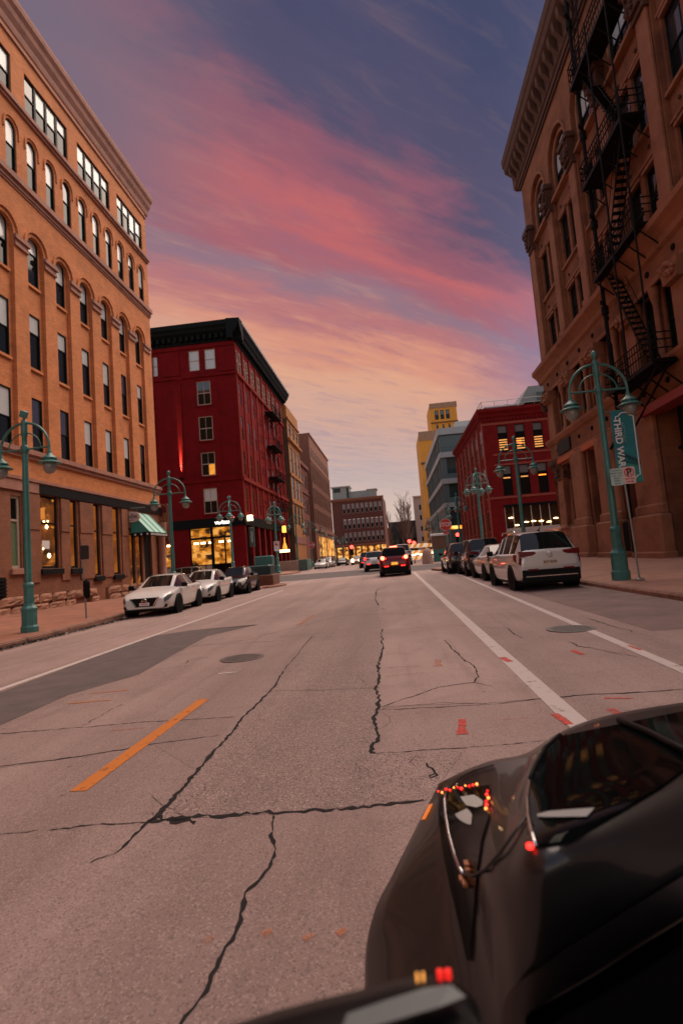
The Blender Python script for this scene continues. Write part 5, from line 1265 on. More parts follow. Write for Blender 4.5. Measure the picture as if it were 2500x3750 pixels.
# ------------------------------------------------------------------ bare trees
bark = mat('bare_bark', (.16,.09,.06), .9, .2)
def bare_tree(label, x, y, h, seed, sp=.28):
    rr = random.Random(seed); o = thing('bare_tree', label, 'tree', (x, y, 0), 0, 'bare poplars at the end of the street')
    q = MB(); q.tube([(0,0,0),(.05,0,h*.3),(0,.1,h*.65),(.1,0,h*.95)], [.28,.22,.13,.04], 7); q.build('trunk', bark, o)
    c = MB()
    def br(p, d, L_, r, n):
        e = p+d*L_; mid = p+d*L_*.5+Vector((rr.gauss(0,.06),rr.gauss(0,.06),.05))*L_; c.tube([p,mid,e], [r,r*.75,r*.4], 4, cap=False)
        if n:
            for k in range(4):
                dd = (d+Vector((rr.gauss(0,.35),rr.gauss(0,.35),rr.uniform(.05,.4)))).normalized(); br(p+d*L_*rr.uniform(.3,1), dd, L_*rr.uniform(.4,.65), r*.6, n-1)
    for i in range(26):
        z = h*rr.uniform(.15,.88); a = rr.random()*6.28; d = Vector((math.cos(a)*sp, math.sin(a)*sp, 1)).normalized(); br(Vector((0,0,z)), d, h*rr.uniform(.12,.26), .09, 2)
    c.build('branches', bark, o)
for i, (px, Y, h, lab) in enumerate(((1478,215,21,'bare upright tree right of the street end building, left one of the tight pair'),(1494,213,23,'bare upright tree right of the street end building, right one of the tight pair'),(1506,218,21.5,'bare upright tree standing closest to the pale tower'),(1430,226,17.5,'small bare tree above the low rust coloured block'))):
    a = at(px, 2030, Y); bare_tree(lab, a.x, Y, h, i+3)
# ------------------------------------------------------------------ cars
# station: y, half width, sill z, shoulder z, top z, top half width.  y runs from the rear (0) to the nose
SUV = dict(L=4.5, wb=(.86,3.55), wr=.35, st=[(0,.80,.42,.93,.95,.70),(.05,.86,.34,1.0,1.04,.74),(.16,.90,.28,1.04,1.16,.74),(.46,.92,.25,1.06,1.58,.66),(.52,.92,.25,1.06,1.66,.64),(.62,.92,.24,1.06,1.68,.64),(1.02,.925,.22,1.06,1.70,.65),(1.12,.925,.22,1.06,1.705,.65),(1.95,.925,.22,1.05,1.71,.65),(2.03,.925,.22,1.05,1.70,.65),(2.72,.925,.22,1.04,1.62,.64),(3.42,.92,.23,1.02,1.12,.70),(3.5,.92,.24,1.01,1.09,.74),(4.15,.90,.26,.95,1.02,.74),(4.42,.84,.30,.82,.88,.66),(4.5,.76,.36,.68,.72,.58)],
    rear=(2,4), front=(10,11), side=[(3,6),(7,8),(9,11)])
SEDAN = dict(L=4.6, wb=(.98,3.66), wr=.325, st=[(0,.74,.42,.86,.90,.64),(.06,.80,.32,.95,1.0,.68),(.3,.86,.26,.97,1.05,.70),(.62,.89,.24,.97,1.08,.70),(.72,.90,.23,.97,1.11,.68),(1.42,.905,.21,.96,1.40,.56),(1.55,.905,.21,.96,1.42,.56),(2.05,.905,.2,.95,1.44,.57),(2.13,.905,.2,.95,1.44,.57),(2.62,.905,.2,.94,1.40,.56),(2.7,.905,.2,.94,1.38,.56),(3.42,.90,.22,.90,.99,.66),(3.52,.90,.22,.89,.96,.68),(4.15,.87,.24,.80,.86,.66),(4.45,.80,.26,.70,.75,.56),(4.6,.66,.30,.60,.63,.46)],
    rear=(4,5), front=(10,11), side=[(4,7),(8,11)])
def car(name, label, kind, loc, rot, paint, lit=False, plate_front=False, W=1.0, Lk=1.0, Hk=1.0, simple=False, head=None, group=None, dark_grille=True, rims=rim, emblem=None, lens=None, cat='car', tail=None, glass=None):
    D = kind; group = group or {'parked':'cars parked along the kerbs','moving':'cars queueing ahead in the lane'}.get(name.split('_')[0]); o = thing(name, label, cat, loc, rot, group); L = D['L']; S = [(y*Lk, w*W, b*Hk, s*Hk, t*Hk, tw*W) for y, w, b, s, t, tw in D['st']]
    def sec(st):
        y, w, b, s, t, tw = st
        m1 = b+(s-b)*.5; gz = s+.02; q = max(t-.055, gz+.005)
        cab = t-s > .25
        return [(.0,b),(w*.86,b),(w*.96,b+.05),(w,b+.18),(w*1.01,m1),(w*.99,s-.06),(w*.955,s),((w*.93 if cab else (w*.93+tw)/2+.04),gz if cab else s+.02*0+(t-s)*.4),(tw,q if cab else s+(t-s)*.75),(tw-.12,t),(0,t+.012)]
    secs = [sec(s) for s in S]; n = len(secs[0])
    body = MB(); gl = {'windscreen': MB(), 'rear_window': MB(), 'side_window': MB()}
    def V(i, k, sg): return (sg*secs[i][k][0], S[i][0], secs[i][k][1])
    for sg in (1, -1):
        for i in range(len(S)-1):
            for k in range(n-1):
                q = [V(i,k,sg), V(i+1,k,sg), V(i+1,k+1,sg), V(i,k+1,sg)]
                if sg < 0: q = q[::-1]
                tgt = body
                if k == 9 and D['rear'][0] <= i < D['rear'][1]: tgt = gl['rear_window']
                elif k == 8 and D['rear'][0] <= i < D['rear'][1]: tgt = gl['rear_window']
                elif k == 9 and D['front'][0] <= i < D['front'][1]: tgt = gl['windscreen']
                elif k == 7 and any(a <= i < c for a, c in D['side']): tgt = gl['side_window']
                tgt.poly(q)
            if any(i+1 == c for a, c in D['side']): gl['side_window'].cut()
    for i, fl in ((0, 1), (len(S)-1, -1)):
        for sg in (1, -1):
            p = [V(i,k,sg) for k in range(n)]+[]
            body.poly(p if sg*fl > 0 else p[::-1])
    bo = body.build('body', paint, o, 38, fix=True)
    for k, m_ in gl.items():
        if m_.f: m_.build(k, glass or carglass, o, 38, fix=True)
    # black sill and bumper underside
    q = MB(); w = S[6][1]; q.box(-w*.9, w*.9, .25*Lk, (L-.3)*Lk, .17, .30); q.build('underbody', plasticblk, o)
    # wheels
    wr = D['wr']
    for yb in D['wb']:
        y = yb*Lk
        for sg in (1, -1):
            wx = .93*W
            a = MB(); a.lathe([(wr+.065,-.28),(wr+.065,.0)], 24, M=T(sg*(wx+.012),y,wr) @ Matrix.Rotation(R(90*sg),4,'Y')); a.build('wheel_arch', plasticblk, o)
            t = MB(); prof = [(wr*.66,-.2),(wr*.93,-.2),(wr,-.16),(wr,-.04),(wr*.93,.0),(wr*.68,.005)]
            t.lathe(prof, 24, M=T(sg*(wx+.016),y,wr) @ Matrix.Rotation(R(90*sg),4,'Y')); t_ = t.build('wheel', tyre, o, 40)
            if not simple:
                t = MB(); Mr = T(sg*(wx+.014),y,wr) @ Matrix.Rotation(R(90*sg),4,'Y')
                t.lathe([(wr*.69,-.005),(wr*.64,-.01),(wr*.62,-.05)], 24, M=Mr, cap=False)
                for j in range(5):
                    A = Mr @ RZ(72*j); t.add([(-.045,.03,-.03),(.045,.03,-.03),(.03,wr*.66,-.02),(-.03,wr*.66,-.02)], [(0,1,2,3)], 0, A)
                t.lathe([(.06,-.025),(.04,-.012),(.01,-.01)], 10, M=Mr); t.build('rim', rims, t_)
    # lamps follow the body skin
    def skin(y, f):
        """point on the skin at length y, girth position f (section index)"""
        y = max(0, min(S[-1][0], y))
        for i in range(len(S)-1):
            if S[i][0] <= y <= S[i+1][0]+1e-6: break
        t = (y-S[i][0])/(S[i+1][0]-S[i][0]); k = int(min(f, n-1.001)); u = f-k
        g = lambda j: Vector((secs[j][k][0]+(secs[j][k+1][0]-secs[j][k][0])*u, S[j][0], secs[j][k][1]+(secs[j][k+1][1]-secs[j][k][1])*u))
        return g(i).lerp(g(i+1), t)
    def patch(nm, pts, m_, sg, off=.012):
        """skin patch: list of rows of (y, f)"""
        q = MB(); rows = [[skin(y, f) for y, f in r] for r in pts]
        c = Vector((0, L*Lk/2, .7)); vs = []
        for r in rows:
            for p in r:
                d = Vector((p.x, (p.y-c.y)*.6, (p.z-c.z)*.6)).normalized(); p = p+d*off; vs.append((p.x*sg, p.y, p.z))
        w_ = len(rows[0]); fs = [(j*w_+i, j*w_+i+1, (j+1)*w_+i+1, (j+1)*w_+i) for j in range(len(rows)-1) for i in range(w_-1)]
        if sg < 0: fs = [f[::-1] for f in fs]
        q.add(vs, fs); return q.build(nm, m_, o, 50)
    for sg in (1, -1):
        tl = patch('tail_light', [[(.0,4.3),(.04,4.4),(.2,4.5),(.48 if D is SUV else .35,4.75)],[(.0,5.2),(.04,5.2),(.2,5.3),(.5 if D is SUV else .38,5.3)],[(.0,5.9),(.04,5.9),(.2,5.95),(.52 if D is SUV else .4,5.9)]], redlens, sg)
        hm = head or mat('headlamp_glass', (.10,.11,.11), .06, .2, coat=1)
        patch('headlight', [[(L*Lk-.02,4.3),(L*Lk-.15,4.5),(L*Lk-.5,4.9)],[(L*Lk-.02,5.5),(L*Lk-.15,5.5),(L*Lk-.62,5.6)],[(L*Lk-.04,6.1),(L*Lk-.17,6.3),(L*Lk-.66,6.1)]], hm, sg, .02)
        m_ = MB(); mx = sg*(S[9][1]+.09); my = (3.2 if D is SUV else 3.18)*Lk; mz = (1.1 if D is SUV else 1.0)*Hk
        m_.cham(mx-.10,mx+.10,my-.06,my+.08,mz-.08,mz+.09,.03); m_.box(min(mx,sg*S[9][1]*.9), max(mx,sg*S[9][1]*.9), my,my+.04,mz-.06,mz-.02); m_.build('door_mirror', plasticblk if paint is not carwhite or D is SEDAN else paint, o)
        if not simple:
            h = MB()
            for yy in ((1.35,2.25) if D is SUV else (1.55,2.35)): h.box(sg*(S[7][1]*.99)-.02, sg*(S[7][1]*.99)+.02, yy*Lk, yy*Lk+.2, .88*Hk, .91*Hk)
            h.build('door_handle', paint, o)
    # rear face fittings
    zb = S[0][2]; wR = S[0][1]
    q = MB(); q.box(-wR*1.0, wR*1.0, -.035, .3, .26*Hk, (.60 if D is SUV else .46)*Hk); q.build('bumper', plasticblk, o)
    q = MB(); pz = (.80 if D is SUV else .66)*Hk; q.box(-.2,.2,-.03,.02,pz-.06,pz+.06); q.build('number_plate', platem, o)
    q = MB()
    for sg in (1,-1): q.box(sg*wR*.62-.14, sg*wR*.62+.14, -.05, .02, (.58 if D is SUV else .48)*Hk, (.63 if D is SUV else .53)*Hk)
    q.build('rear_reflector', red_em if lit else redlens, o)
    for sg in (1,-1):
        q = MB(); z0 = (.98 if D is SUV else .78)*Hk; h_ = (.17 if D is SUV else .14)*Hk
        q.prism([(sg*wR*1.04,z0+h_*.95),(sg*wR*.50,z0+h_*.8),(sg*wR*.46,z0+h_*.45),(sg*wR*.62,z0+.02),(sg*wR*1.05,z0)], -.02, .16 if D is SUV else .10, 'xz'); q.build('rear_lamp', redlens, o)
    # front fittings
    yf = S[-1][0]
    if not simple:
        q = MB(); q.prism([(-.50*W,.66*Hk),(.50*W,.66*Hk),(.34*W,.36*Hk),(-.34*W,.36*Hk)], yf-.05, yf+.022, 'xz'); q.build('grille', plasticblk, o)
        q = MB(); q.prism([(-.52*W,.67*Hk),(-.46*W,.67*Hk),(-.29*W,.38*Hk),(-.33*W,.36*Hk)], yf-.04, yf+.03, 'xz'); q.prism([(.52*W,.67*Hk),(.46*W,.67*Hk),(.29*W,.38*Hk),(.33*W,.36*Hk)], yf-.04, yf+.03, 'xz'); q.build('grille_trim', chrome, o)
        for sg in (1,-1):
            q = MB(); q.prism([(sg*.76*W,.40*Hk),(sg*.52*W,.36*Hk),(sg*.52*W,.30*Hk),(sg*.74*W,.30*Hk)], yf-.16, yf-.045+.1*0, 'xz'); q.build('fog_light_recess', plasticblk, o)
    if plate_front:
        q = MB(); q.box(-.17,.17,yf+.022,yf+.04,.40*Hk,.50*Hk); pf = q.build('number_plate', signwhite, o); q = MB(); q.box(-.13,.13,yf+.04,yf+.043,.435*Hk,.465*Hk); q.build('plate_text', signred, pf)
    return o
# right kerb, nearest first
def rail(o, S_): 
    q = MB()
    for sg in (1,-1): q.tube([(sg*.68,.75,1.69),(sg*.70,.85,1.75),(sg*.70,2.4,1.75),(sg*.68,2.55,1.69)], .022, 6)
    q.build('roof_rail', chrome, o)
vw = car('parked_suv', 'silver white suv parked nearest on the right, seen from behind with roof rails', SUV, (4.38, 15.75, .05), R(1.5), carsilver, rims=rim)
rail(vw, SUV)
q = MB(); q.tube([(.075*math.cos(2*math.pi*i/20),-.02,1.0+.075*math.sin(2*math.pi*i/20)) for i in range(21)], .011, 6); q.tube([(-.055,-.02,1.045),(-.022,-.02,.945),(0,-.02,.99),(.022,-.02,.945),(.055,-.02,1.045)], .009, 5); q.build('emblem', chrome, vw)
q = MB(); q.prism([(-.62,1.10),(.62,1.10),(.70,.90),(.74,.70),(-.74,.70),(-.70,.90)], -.012, .02, 'xz'); q.build('tailgate', carsilver, vw)
q = MB(); q.tube([(0,.75,1.7),(0,.62,1.82)], .012, 6); q.lathe([(.05,1.69),(.04,1.73),(.005,1.76)], 8, M=T(0,.8,0)); q.build('roof_aerial', plasticblk, vw)
q = MB(); q.box(-.72,.72,-.06,.2,.40,.43); q.build('chrome_strip', chrome, vw)
text('lettering', '837-BHB', .1, ink, vw, T(0,-.032,.80) @ UP)
# its left flank mirrors the red lamps of passing cars: real side marker lamps
car('parked_sedan', 'grey sedan with white roof squeezed between the silver suv and the black suvs', SEDAN, (4.5, 21.4, .05), R(1.0), carsilver, W=1.0)
b1 = car('parked_suv', 'black suv with long red tail lamps parked second from the stop sign', SUV, (4.4, 26.3, .05), R(1.0), carblack, Hk=1.06); rail(b1, SUV)
b2 = car('parked_suv', 'black brown suv parked closest to the right stop sign', SUV, (3.95, 30.6, .05), R(1.5), carbrown, Hk=1.02)
# suv ahead with brake lamps on
dk = car('moving_suv', 'dark red black suv driving ahead in our lane with brake lamps lit', SUV, (-.03, 34.3, .0), R(0), carglow, lit=True, W=1.07, Hk=1.10, simple=True, glass=mat('car_glass_black', (.004,.003,.003), .05, .05, spec=.08))
for sg in (1,-1):
    q = MB(); q.prism([(sg*.86,1.36*.98),(sg*.52,1.20),(sg*.5,1.13),(sg*.86,1.10)], -.07, .16, 'xz'); t = q.build('brake_light', red_em, dk); q = MB(); q.lathe([(.13,0),(.12,.03),(.02,.05)], 14, M=T(sg*.74,-.071,1.2) @ Matrix.Rotation(R(90),4,'X')); q.build('brake_bulb', redhot, t)
q = MB(); q.box(-.24,.24,.42,.50,1.87,1.94); q.build('high_brake_light', redhot, dk)
q = MB(); q.box(-.21,.21,-.045,-.031,.745,.9); q.build('plate_lamp', mat('plate_amber', (.8,.42,.05), .5, 0, em=(1,.42,.04), es=.9), dk)
# left kerb, facing us
c1 = car('parked_sedan', 'white sedan with black v shaped grille parked nearest on the left, facing us', SEDAN, (-9.2, 22.55, -.1), R(185.5), carwhite, plate_front=True)
q = MB(); q.tube([(.085*math.cos(2*math.pi*i/20),4.635,.56+.07*math.sin(2*math.pi*i/20)) for i in range(21)], .012, 6); q.box(-.1,.1,4.625,4.65,.55,.575); q.build('emblem', chrome, c1)
c2_ = car('parked_sedan', 'white compact sedan parked directly behind the nearest white sedan', SEDAN, (-9.25, 27.2, -.1), R(184), carwhite, Lk=.93, Hk=1.02)
c3_ = car('parked_sedan', 'black sedan with pale headlamps parked third on the left beside the brick planter', SEDAN, (-9.15, 32.2, -.1), R(183.5), carblack, Lk=.93, Hk=1.04, head=mat('headlamp_bright', (.45,.38,.34), .15, .1, coat=1))
c4_ = car('parked_suv', 'grey green car roof showing behind the two white sedans on the left', SUV, (-17.2, 47.5, .0), R(96), mat('car_grey_green', (.10,.12,.115), .25, .03, coat=1), simple=True)
far = [('parked_sedan','white car parked far left beside the low concrete wall',1174,78,carwhite,SEDAN,178),('parked_suv','grey suv parked far left just past the white car',1196,84,carsilver,SUV,178),('parked_sedan','dark car with pale windscreen parked farthest along the left kerb',1252,92,carblack,SEDAN,178)]
for nm, lab, px, Y, pt_, kd, ro_ in far:
    a = at(px, 2065, Y); car(nm, lab, kd, (a.x, Y+4.5, zg(a.x,Y)), R(ro_), pt_, simple=True, W=1.0)
a = at(1304, 2050, 88); hv = car('oncoming_car', 'oncoming car with two bright yellow headlamps on the left of the lane', SEDAN, (a.x, 92.5, .12), R(180), mat('car_tan', (.18,.09,.03), .3, .05, coat=1), simple=True, head=mat('head_dim', (.6,.4,.2), .3, 0, em=(1,.5,.08), es=1.0), Hk=1.1)
for sg in (1,-1):
    q = MB(); q.lathe([(.27,0),(.22,.05),(.02,.09)], 14, M=T(sg*.62,4.62,.78) @ Matrix.Rotation(R(-90),4,'X')); q.build('headlamp', head_em, hv)
w1 = car('moving_car', 'white car half hidden on the left behind the dark suv ahead', SUV, (-1.75, 46, .1), R(0), carwhite, simple=True, lit=True)
for sg in (1,-1):
    q = MB(); q.box(sg*.78-.1,sg*.78+.1,-.05,.1,1.0,1.2); q.build('brake_light', red_em, w1)
w2 = car('moving_van', 'pale van roof visible above the dark suv ahead', SUV, (.85, 58, .12), R(0), carwhite, simple=True, Hk=1.35, W=1.12, cat='van')
bc = car('moving_car', 'blue grey car roof showing left of the dark suv ahead, farthest in the queue', SUV, (-3.1, 60, .12), R(0), mat('car_blue_grey', (.05,.07,.09), .3, .05, coat=1), simple=True, Hk=1.05, lit=True)
# ------------------------------------------------------------------ glossy dark car cut off by the lower right corner
fgpaint = mat('fg_black_paint', (.017,.0145,.014), .34, .10, 3, coat=.34, spec=.28)
fg = thing('black_car', 'glossy black car in the lower right corner with swept lamp, curved glass and wheel arch', 'car', (.55, 1.2, .02))
O = Vector((.55, 1.2, .02))
rows = [
 [(1608,2868,.64),(1700,2822,.70),(1800,2785,.74),(1925,2758,.78),(2035,2690,.80),(2150,2640,.80),(2320,2600,.80),(2580,2560,.79)],
 [(1537,3002,.54),(1628,2935,.65),(1790,2880,.74),(1900,2870,.79),(1955,2845,.825),(2120,2745,.825),(2320,2690,.825),(2600,2640,.82)],
 [(1442,3192,.45),(1650,3085,.63),(1775,3060,.75),(1865,3030,.80),(1955,2990,.85),(2150,2900,.85),(2350,2830,.85),(2650,2740,.85)],
 [(1369,3342,.37),(1680,3230,.60),(1780,3220,.73),(1860,3200,.79),(1985,3125,.86),(2180,3040,.87),(2400,2940,.875),(2720,2800,.88)],
 [(1348,3520,.30),(1700,3400,.55),(1800,3400,.65),(1880,3400,.71),(2010,3320,.78),(2210,3225,.80),(2440,3110,.82),(2780,2950,.83)],
 [(1372,3800,.25),(1720,3650,.48),(1830,3650,.55),(1910,3640,.60),(2040,3540,.66),(2240,3410,.70),(2490,3270,.74),(2850,3100,.76)],
 [(1430,4000,.2),(1760,3900,.42),(1860,3900,.47),(1930,3860,.49),(2070,3720,.54),(2270,3560,.60),(2540,3400,.64),(2900,3240,.67)]]
G_ = [[atz(*p)-O for p in r] for r in rows]
def cr(p0, p1, p2, p3, t): return .5*((2*p1)+(p2-p0)*t+(2*p0-5*p1+4*p2-p3)*t*t+(3*p1-p0-3*p2+p3)*t**3)
def dens(line, k=6):
    out = []
    for i in range(len(line)-1):
        a = line[i-1] if i else line[0]*2-line[1]; d = line[i+2] if i+2 < len(line) else line[-1]*2-line[-2]
        out += [cr(a, line[i], line[i+1], d, t/k) for t in range(k)]
    return out+[line[-1]]
g1 = [dens(r) for r in G_]; g2 = list(zip(*[dens(list(c)) for c in zip(*g1)])); g2 = [list(r) for r in zip(*g2)]
g2 = [list(r) for r in g2]
nr, nc = len(g2), len(g2[0]); b = MB(); b.add([p for r in g2 for p in r], [(j*nc+i, (j+1)*nc+i, (j+1)*nc+i+1, j*nc+i+1) for j in range(nr-1) for i in range(nc-1)])
tree = BVHTree.FromPolygons([Vector(v) for v in b.v], b.f)
# rolled edge: the skin turns down along the nose and the flank
edge = [r[0] for r in reversed(g2)]+g2[0][1:]
cen = Vector((.35, .35, 0)); sk = []
for d_, out_ in ((0,0),(.03,.012),(.09,.018),(.2,.0),(.45,-.06)):
    ring = []
    for p in edge:
        o_ = (p-cen); o_.z = 0; o_.normalize(); ring.append(Vector((p.x+o_.x*out_, p.y+o_.y*out_, max(p.z-d_, .1))))
    sk.append(ring)
ne = len(edge); b2 = MB(); b2.add([p for r in sk for p in r], [(j*ne+i, j*ne+i+1, (j+1)*ne+i+1, (j+1)*ne+i) for j in range(4) for i in range(ne-1)])
b.add(b2.v, b2.f)
bod = b.build('body', fgpaint, fg, True, fix=True)
def hit(px, py, off=.004):
    d = ray(px, py).normalized(); h = tree.ray_cast(CAM-O, d)
    if h[0] is None:
        p = atz(px, py, .8)-O; return p
    n_ = h[1] if h[1].dot(d) < 0 else -h[1]; return h[0]+n_*off
def lerp2(line, t):
    L_ = [0]
    for i in range(len(line)-1): L_.append(L_[-1]+math.dist(line[i], line[i+1]))
    s_ = t*L_[-1]
    for i in range(len(line)-1):
        if s_ <= L_[i+1]+1e-9: u = (s_-L_[i])/max(1e-9, L_[i+1]-L_[i]); return (line[i][0]+(line[i+1][0]-line[i][0])*u, line[i][1]+(line[i+1][1]-line[i][1])*u)
    return line[-1]
def skinpatch(name, A, B, m, nu=8, nv=16, off=.005, parent=None, z=None):
    vs = []
    for j in range(nv+1):
        a, c = lerp2(A, j/nv), lerp2(B, j/nv)
        for i in range(nu+1):
            x, y = a[0]+(c[0]-a[0])*i/nu, a[1]+(c[1]-a[1])*i/nu
            vs.append(z(x, y) if z else hit(x, y, off))
    q = MB(); q.add(vs, [(j*(nu+1)+i, (j+1)*(nu+1)+i, (j+1)*(nu+1)+i+1, j*(nu+1)+i+1) for j in range(nv) for i in range(nu)])
    return q.build(name, m, parent or fg, True)
lens = mat('fg_lamp_lens', (.0015,.002,.002), .10, .1, spec=.05)
lampo = skinpatch('headlight', [(1606,2905),(1610,3000),(1625,3120),(1655,3260),(1690,3400),(1715,3520)], [(1795,2880),(1792,3000),(1768,3080),(1752,3200),(1735,3400),(1728,3520)], lens)
def ribbon(name, px, r, m, parent=None, off=.006): 
    q = MB(); q.tube([hit(x, y, off) for x, y in px], r, 8); return q.build(name, m, parent or fg, True)
ribbon('chrome_trim', [(1640,2905),(1632,2935),(1637,2990),(1650,3060),(1670,3130),(1690,3180),(1703,3202)], .0045, chrome, lampo)
ribbon('shut_line', [(1703,3204),(1740,3208),(1790,3185),(1840,3130),(1890,3060),(1935,3000)], .0032, ink)
ribbon('shut_line', [(1650,2895),(1690,2855),(1740,2828),(1810,2808)], .0025, ink)
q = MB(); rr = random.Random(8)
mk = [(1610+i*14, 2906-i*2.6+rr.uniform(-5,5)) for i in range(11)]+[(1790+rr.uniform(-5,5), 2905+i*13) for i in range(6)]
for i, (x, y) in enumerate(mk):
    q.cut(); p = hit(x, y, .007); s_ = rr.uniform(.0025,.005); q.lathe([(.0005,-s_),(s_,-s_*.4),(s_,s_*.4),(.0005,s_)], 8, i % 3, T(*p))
q.build('led', [mat('led_red', (.9,.05,.03), .3, 0, em=(1,.03,.02), es=2.5), mat('led_amber', (1,.4,.1), .3, 0, em=(1,.30,.06), es=3), mat('led_deep', (.5,.02,.02), .3, 0, em=(1,.015,.012), es=1.6)], lampo)  # glowing beads stand for red and amber car lamps mirrored in the lens
refl = mat('reflector_bowl', (.42,.44,.42), .12, .1, metal=.9)
skinpatch('reflector', [(1690,2925),(1710,2955),(1750,2965)], [(1740,2918),(1775,2940),(1772,2958)], mat('bowl_pale', (.50,.52,.49), .35, .05), 4, 4, .007, lampo)
skinpatch('reflector', [(1672,2988),(1690,3010),(1725,3026)], [(1715,2968),(1735,2985),(1733,3025)], mat('bowl_pale', (.50,.52,.49), .35, .05), 4, 4, .007, lampo)
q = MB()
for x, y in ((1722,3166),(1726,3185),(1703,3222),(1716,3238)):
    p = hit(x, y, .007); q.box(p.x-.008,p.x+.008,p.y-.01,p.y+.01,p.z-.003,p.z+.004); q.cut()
q.build('amber_marker', mat('marker_amber', (.30,.10,.03), .3, 0), lampo)  # amber chips stand for car lamps mirrored beside the chrome strip
# curved black glass with a bright trim along its left edge
pz = lambda x, y: (lambda r: CAM+r*((-(H)+1.005)/(r.z+.135*r.y))-O)(ray(x, y))
fglass = mat('fg_glass', (.002,.003,.003), .05, .05, spec=.03)
gl_ = skinpatch('glass', [(2040,2705),(1985,2760),(1948,2850),(1938,2920),(1942,3000),(1955,3060),(1968,3105)], [(2600,2590),(2600,2650),(2600,2700),(2600,2740),(2580,2770),(2420,2890),(2080,3090)], fglass, 14, 18, .006)
ribbon('glass_trim', [(1948,2850),(1936,2930),(1941,3000),(1952,3055),(1968,3106)], .0042, chrome, gl_)
ribbon('glass_seal', [(2052,2698),(2000,2745),(1962,2815),(1945,2860)], .006, plasticblk, gl_)
ribbon('wiper_arm', [(2270,2655),(2310,2672),(2380,2702),(2460,2745),(2560,2795)], .011, plasticblk, gl_, .014)
skinpatch('inner_trim', [(1972,2998),(2010,2988),(2060,2984),(2180,2976)], [(1974,3008),(2010,3010),(2060,3010),(2150,3008)], mat('inner_trim_pale', (.30,.31,.30), .4, .1), 2, 10, .009, gl_)  # pale reflection in the glass, painted on as a light grey strip
skinpatch('side_marker', [(1572,2950),(1560,2975),(1545,3005)], [(1588,2945),(1578,2968),(1560,3002)], mat('side_marker_amber', (.6,.14,.02), .3, 0, em=(1,.25,.03), es=.5), 2, 4, .004)
q = MB(); p = hit(1952,3111,.008); q.lathe([(.001,-.006),(.0065,-.003),(.0065,.003),(.001,.006)], 10, 0, T(*p)); q.build('marker_light', red_em, gl_)  # red lamp reflection on the glass edge, modelled as a glowing bead
# wheel arch lip and the dark well under it
lip = mat('arch_lip', (.030,.023,.021), .5, .1, 6, spec=.3)
skinpatch('arch_lip', [(1850,3800),(1866,3653),(1912,3576),(2035,3462),(2257,3324),(2560,3145)], [(1900,3800),(1930,3690),(1980,3640),(2142,3546),(2330,3425),(2570,3280)], lip, 6, 24, .012)
skinpatch('wheel_well', [(1900,3900),(1930,3695),(1980,3645),(2142,3551),(2330,3430),(2570,3285)], [(2100,4000),(2250,3900),(2400,3850),(2550,3800),(2650,3700),(2750,3600)], mat('well_black', (.002,.002,.0025), .9, spec=0), 6, 24, .014)
# door mirror of the same car, close to the lens
mh_ = MB(); cpt = atz(1330, 3800, .93)-O
def mz(x, y, z): return atz(x, y, z)-O
top_ = [(780,3775),(1000,3705),(1150,3665),(1300,3630),(1450,3585),(1580,3568),(1680,3600),(1745,3670),(1775,3780)]
A_ = [mz(x, y, .94) for x, y in top_]; B_ = [mz(x+10, y+45, .965) for x, y in top_]; C_ = [mz(x+20, y+230, .955) for x, y in top_]; D_ = [p-Vector((0,0,.12)) for p in A_]
for P_, Q_ in ((D_, A_), (A_, B_), (B_, C_)):
    mh_.add(P_+Q_, [(i, i+1, len(P_)+i+1, len(P_)+i) for i in range(len(P_)-1)])
mo = mh_.build('door_mirror', mat('mirror_black', (.004,.0045,.005), .4, .05, spec=.1), fg, True, fix=True)
q = MB(); q.add([mz(1270,3712,.972), mz(1420,3660,.972), mz(1560,3618,.972), mz(1650,3606,.972), mz(1705,3650,.972), mz(1600,3690,.974), mz(1430,3740,.974), mz(1240,3800,.974)], [tuple(range(8))]); q.build('mirror_glass', mat('mirror_pale', (.13,.155,.15), .25, .15, 3), mo)  # sky reflection on the housing top, put into this face's grey colour
q = MB()
for x, y, k in ((1527,3552,0),(1549,3550,0),(1610,3540,1),(1640,3538,1)):
    p = mz(x, y+30, .956); q.lathe([(.0004,-.006),(.0014+.002*k,-.004),(.0014+.002*k,.004),(.0004,.006)], 8, k, T(*p))
q.build('indicator', [mat('ind_amber', (1,.5,.1), .4, 0, em=(1,.4,.08), es=1.2), mat('ind_red', (1,.05,.03), .4, 0, em=(1,.02,.015), es=.8)], mo)  # car lamps mirrored in the housing, modelled as small glowing beads

# ------------------------------------------------------------------ sky and light
w = bpy.data.worlds.new("World"); sc.world = w; w.use_nodes = True; nt = w.node_tree; N = nt.nodes; L = nt.links
bg = N['Background']; tc = N.new('ShaderNodeTexCoord'); sp_ = N.new('ShaderNodeSeparateXYZ'); L.new(tc.outputs['Generated'], sp_.inputs[0])
def mth(op, a, c=None, d=None):
    n = N.new('ShaderNodeMath'); n.operation = op
    for i, v in enumerate((a, c, d)):
        if v is None: continue
        if hasattr(v, 'links'): L.new(v, n.inputs[i])
        else: n.inputs[i].default_value = v
    return n.outputs[0]
def mrange(v, a, c, lo, hi, sm=True):
    n = N.new('ShaderNodeMapRange'); n.interpolation_type = 'SMOOTHSTEP' if sm else 'LINEAR'; L.new(v, n.inputs[0]); n.inputs[1].default_value = a; n.inputs[2].default_value = c; n.inputs[3].default_value = lo; n.inputs[4].default_value = hi; return n.outputs[0]
X, Yy, Z_ = sp_.outputs; zc = mth('ADD', mth('MAXIMUM', Z_, 0.0), .12)
px_, py_ = mth('DIVIDE', X, zc), mth('DIVIDE', Yy, zc)
c39, s39 = math.cos(R(39)), math.sin(R(39))
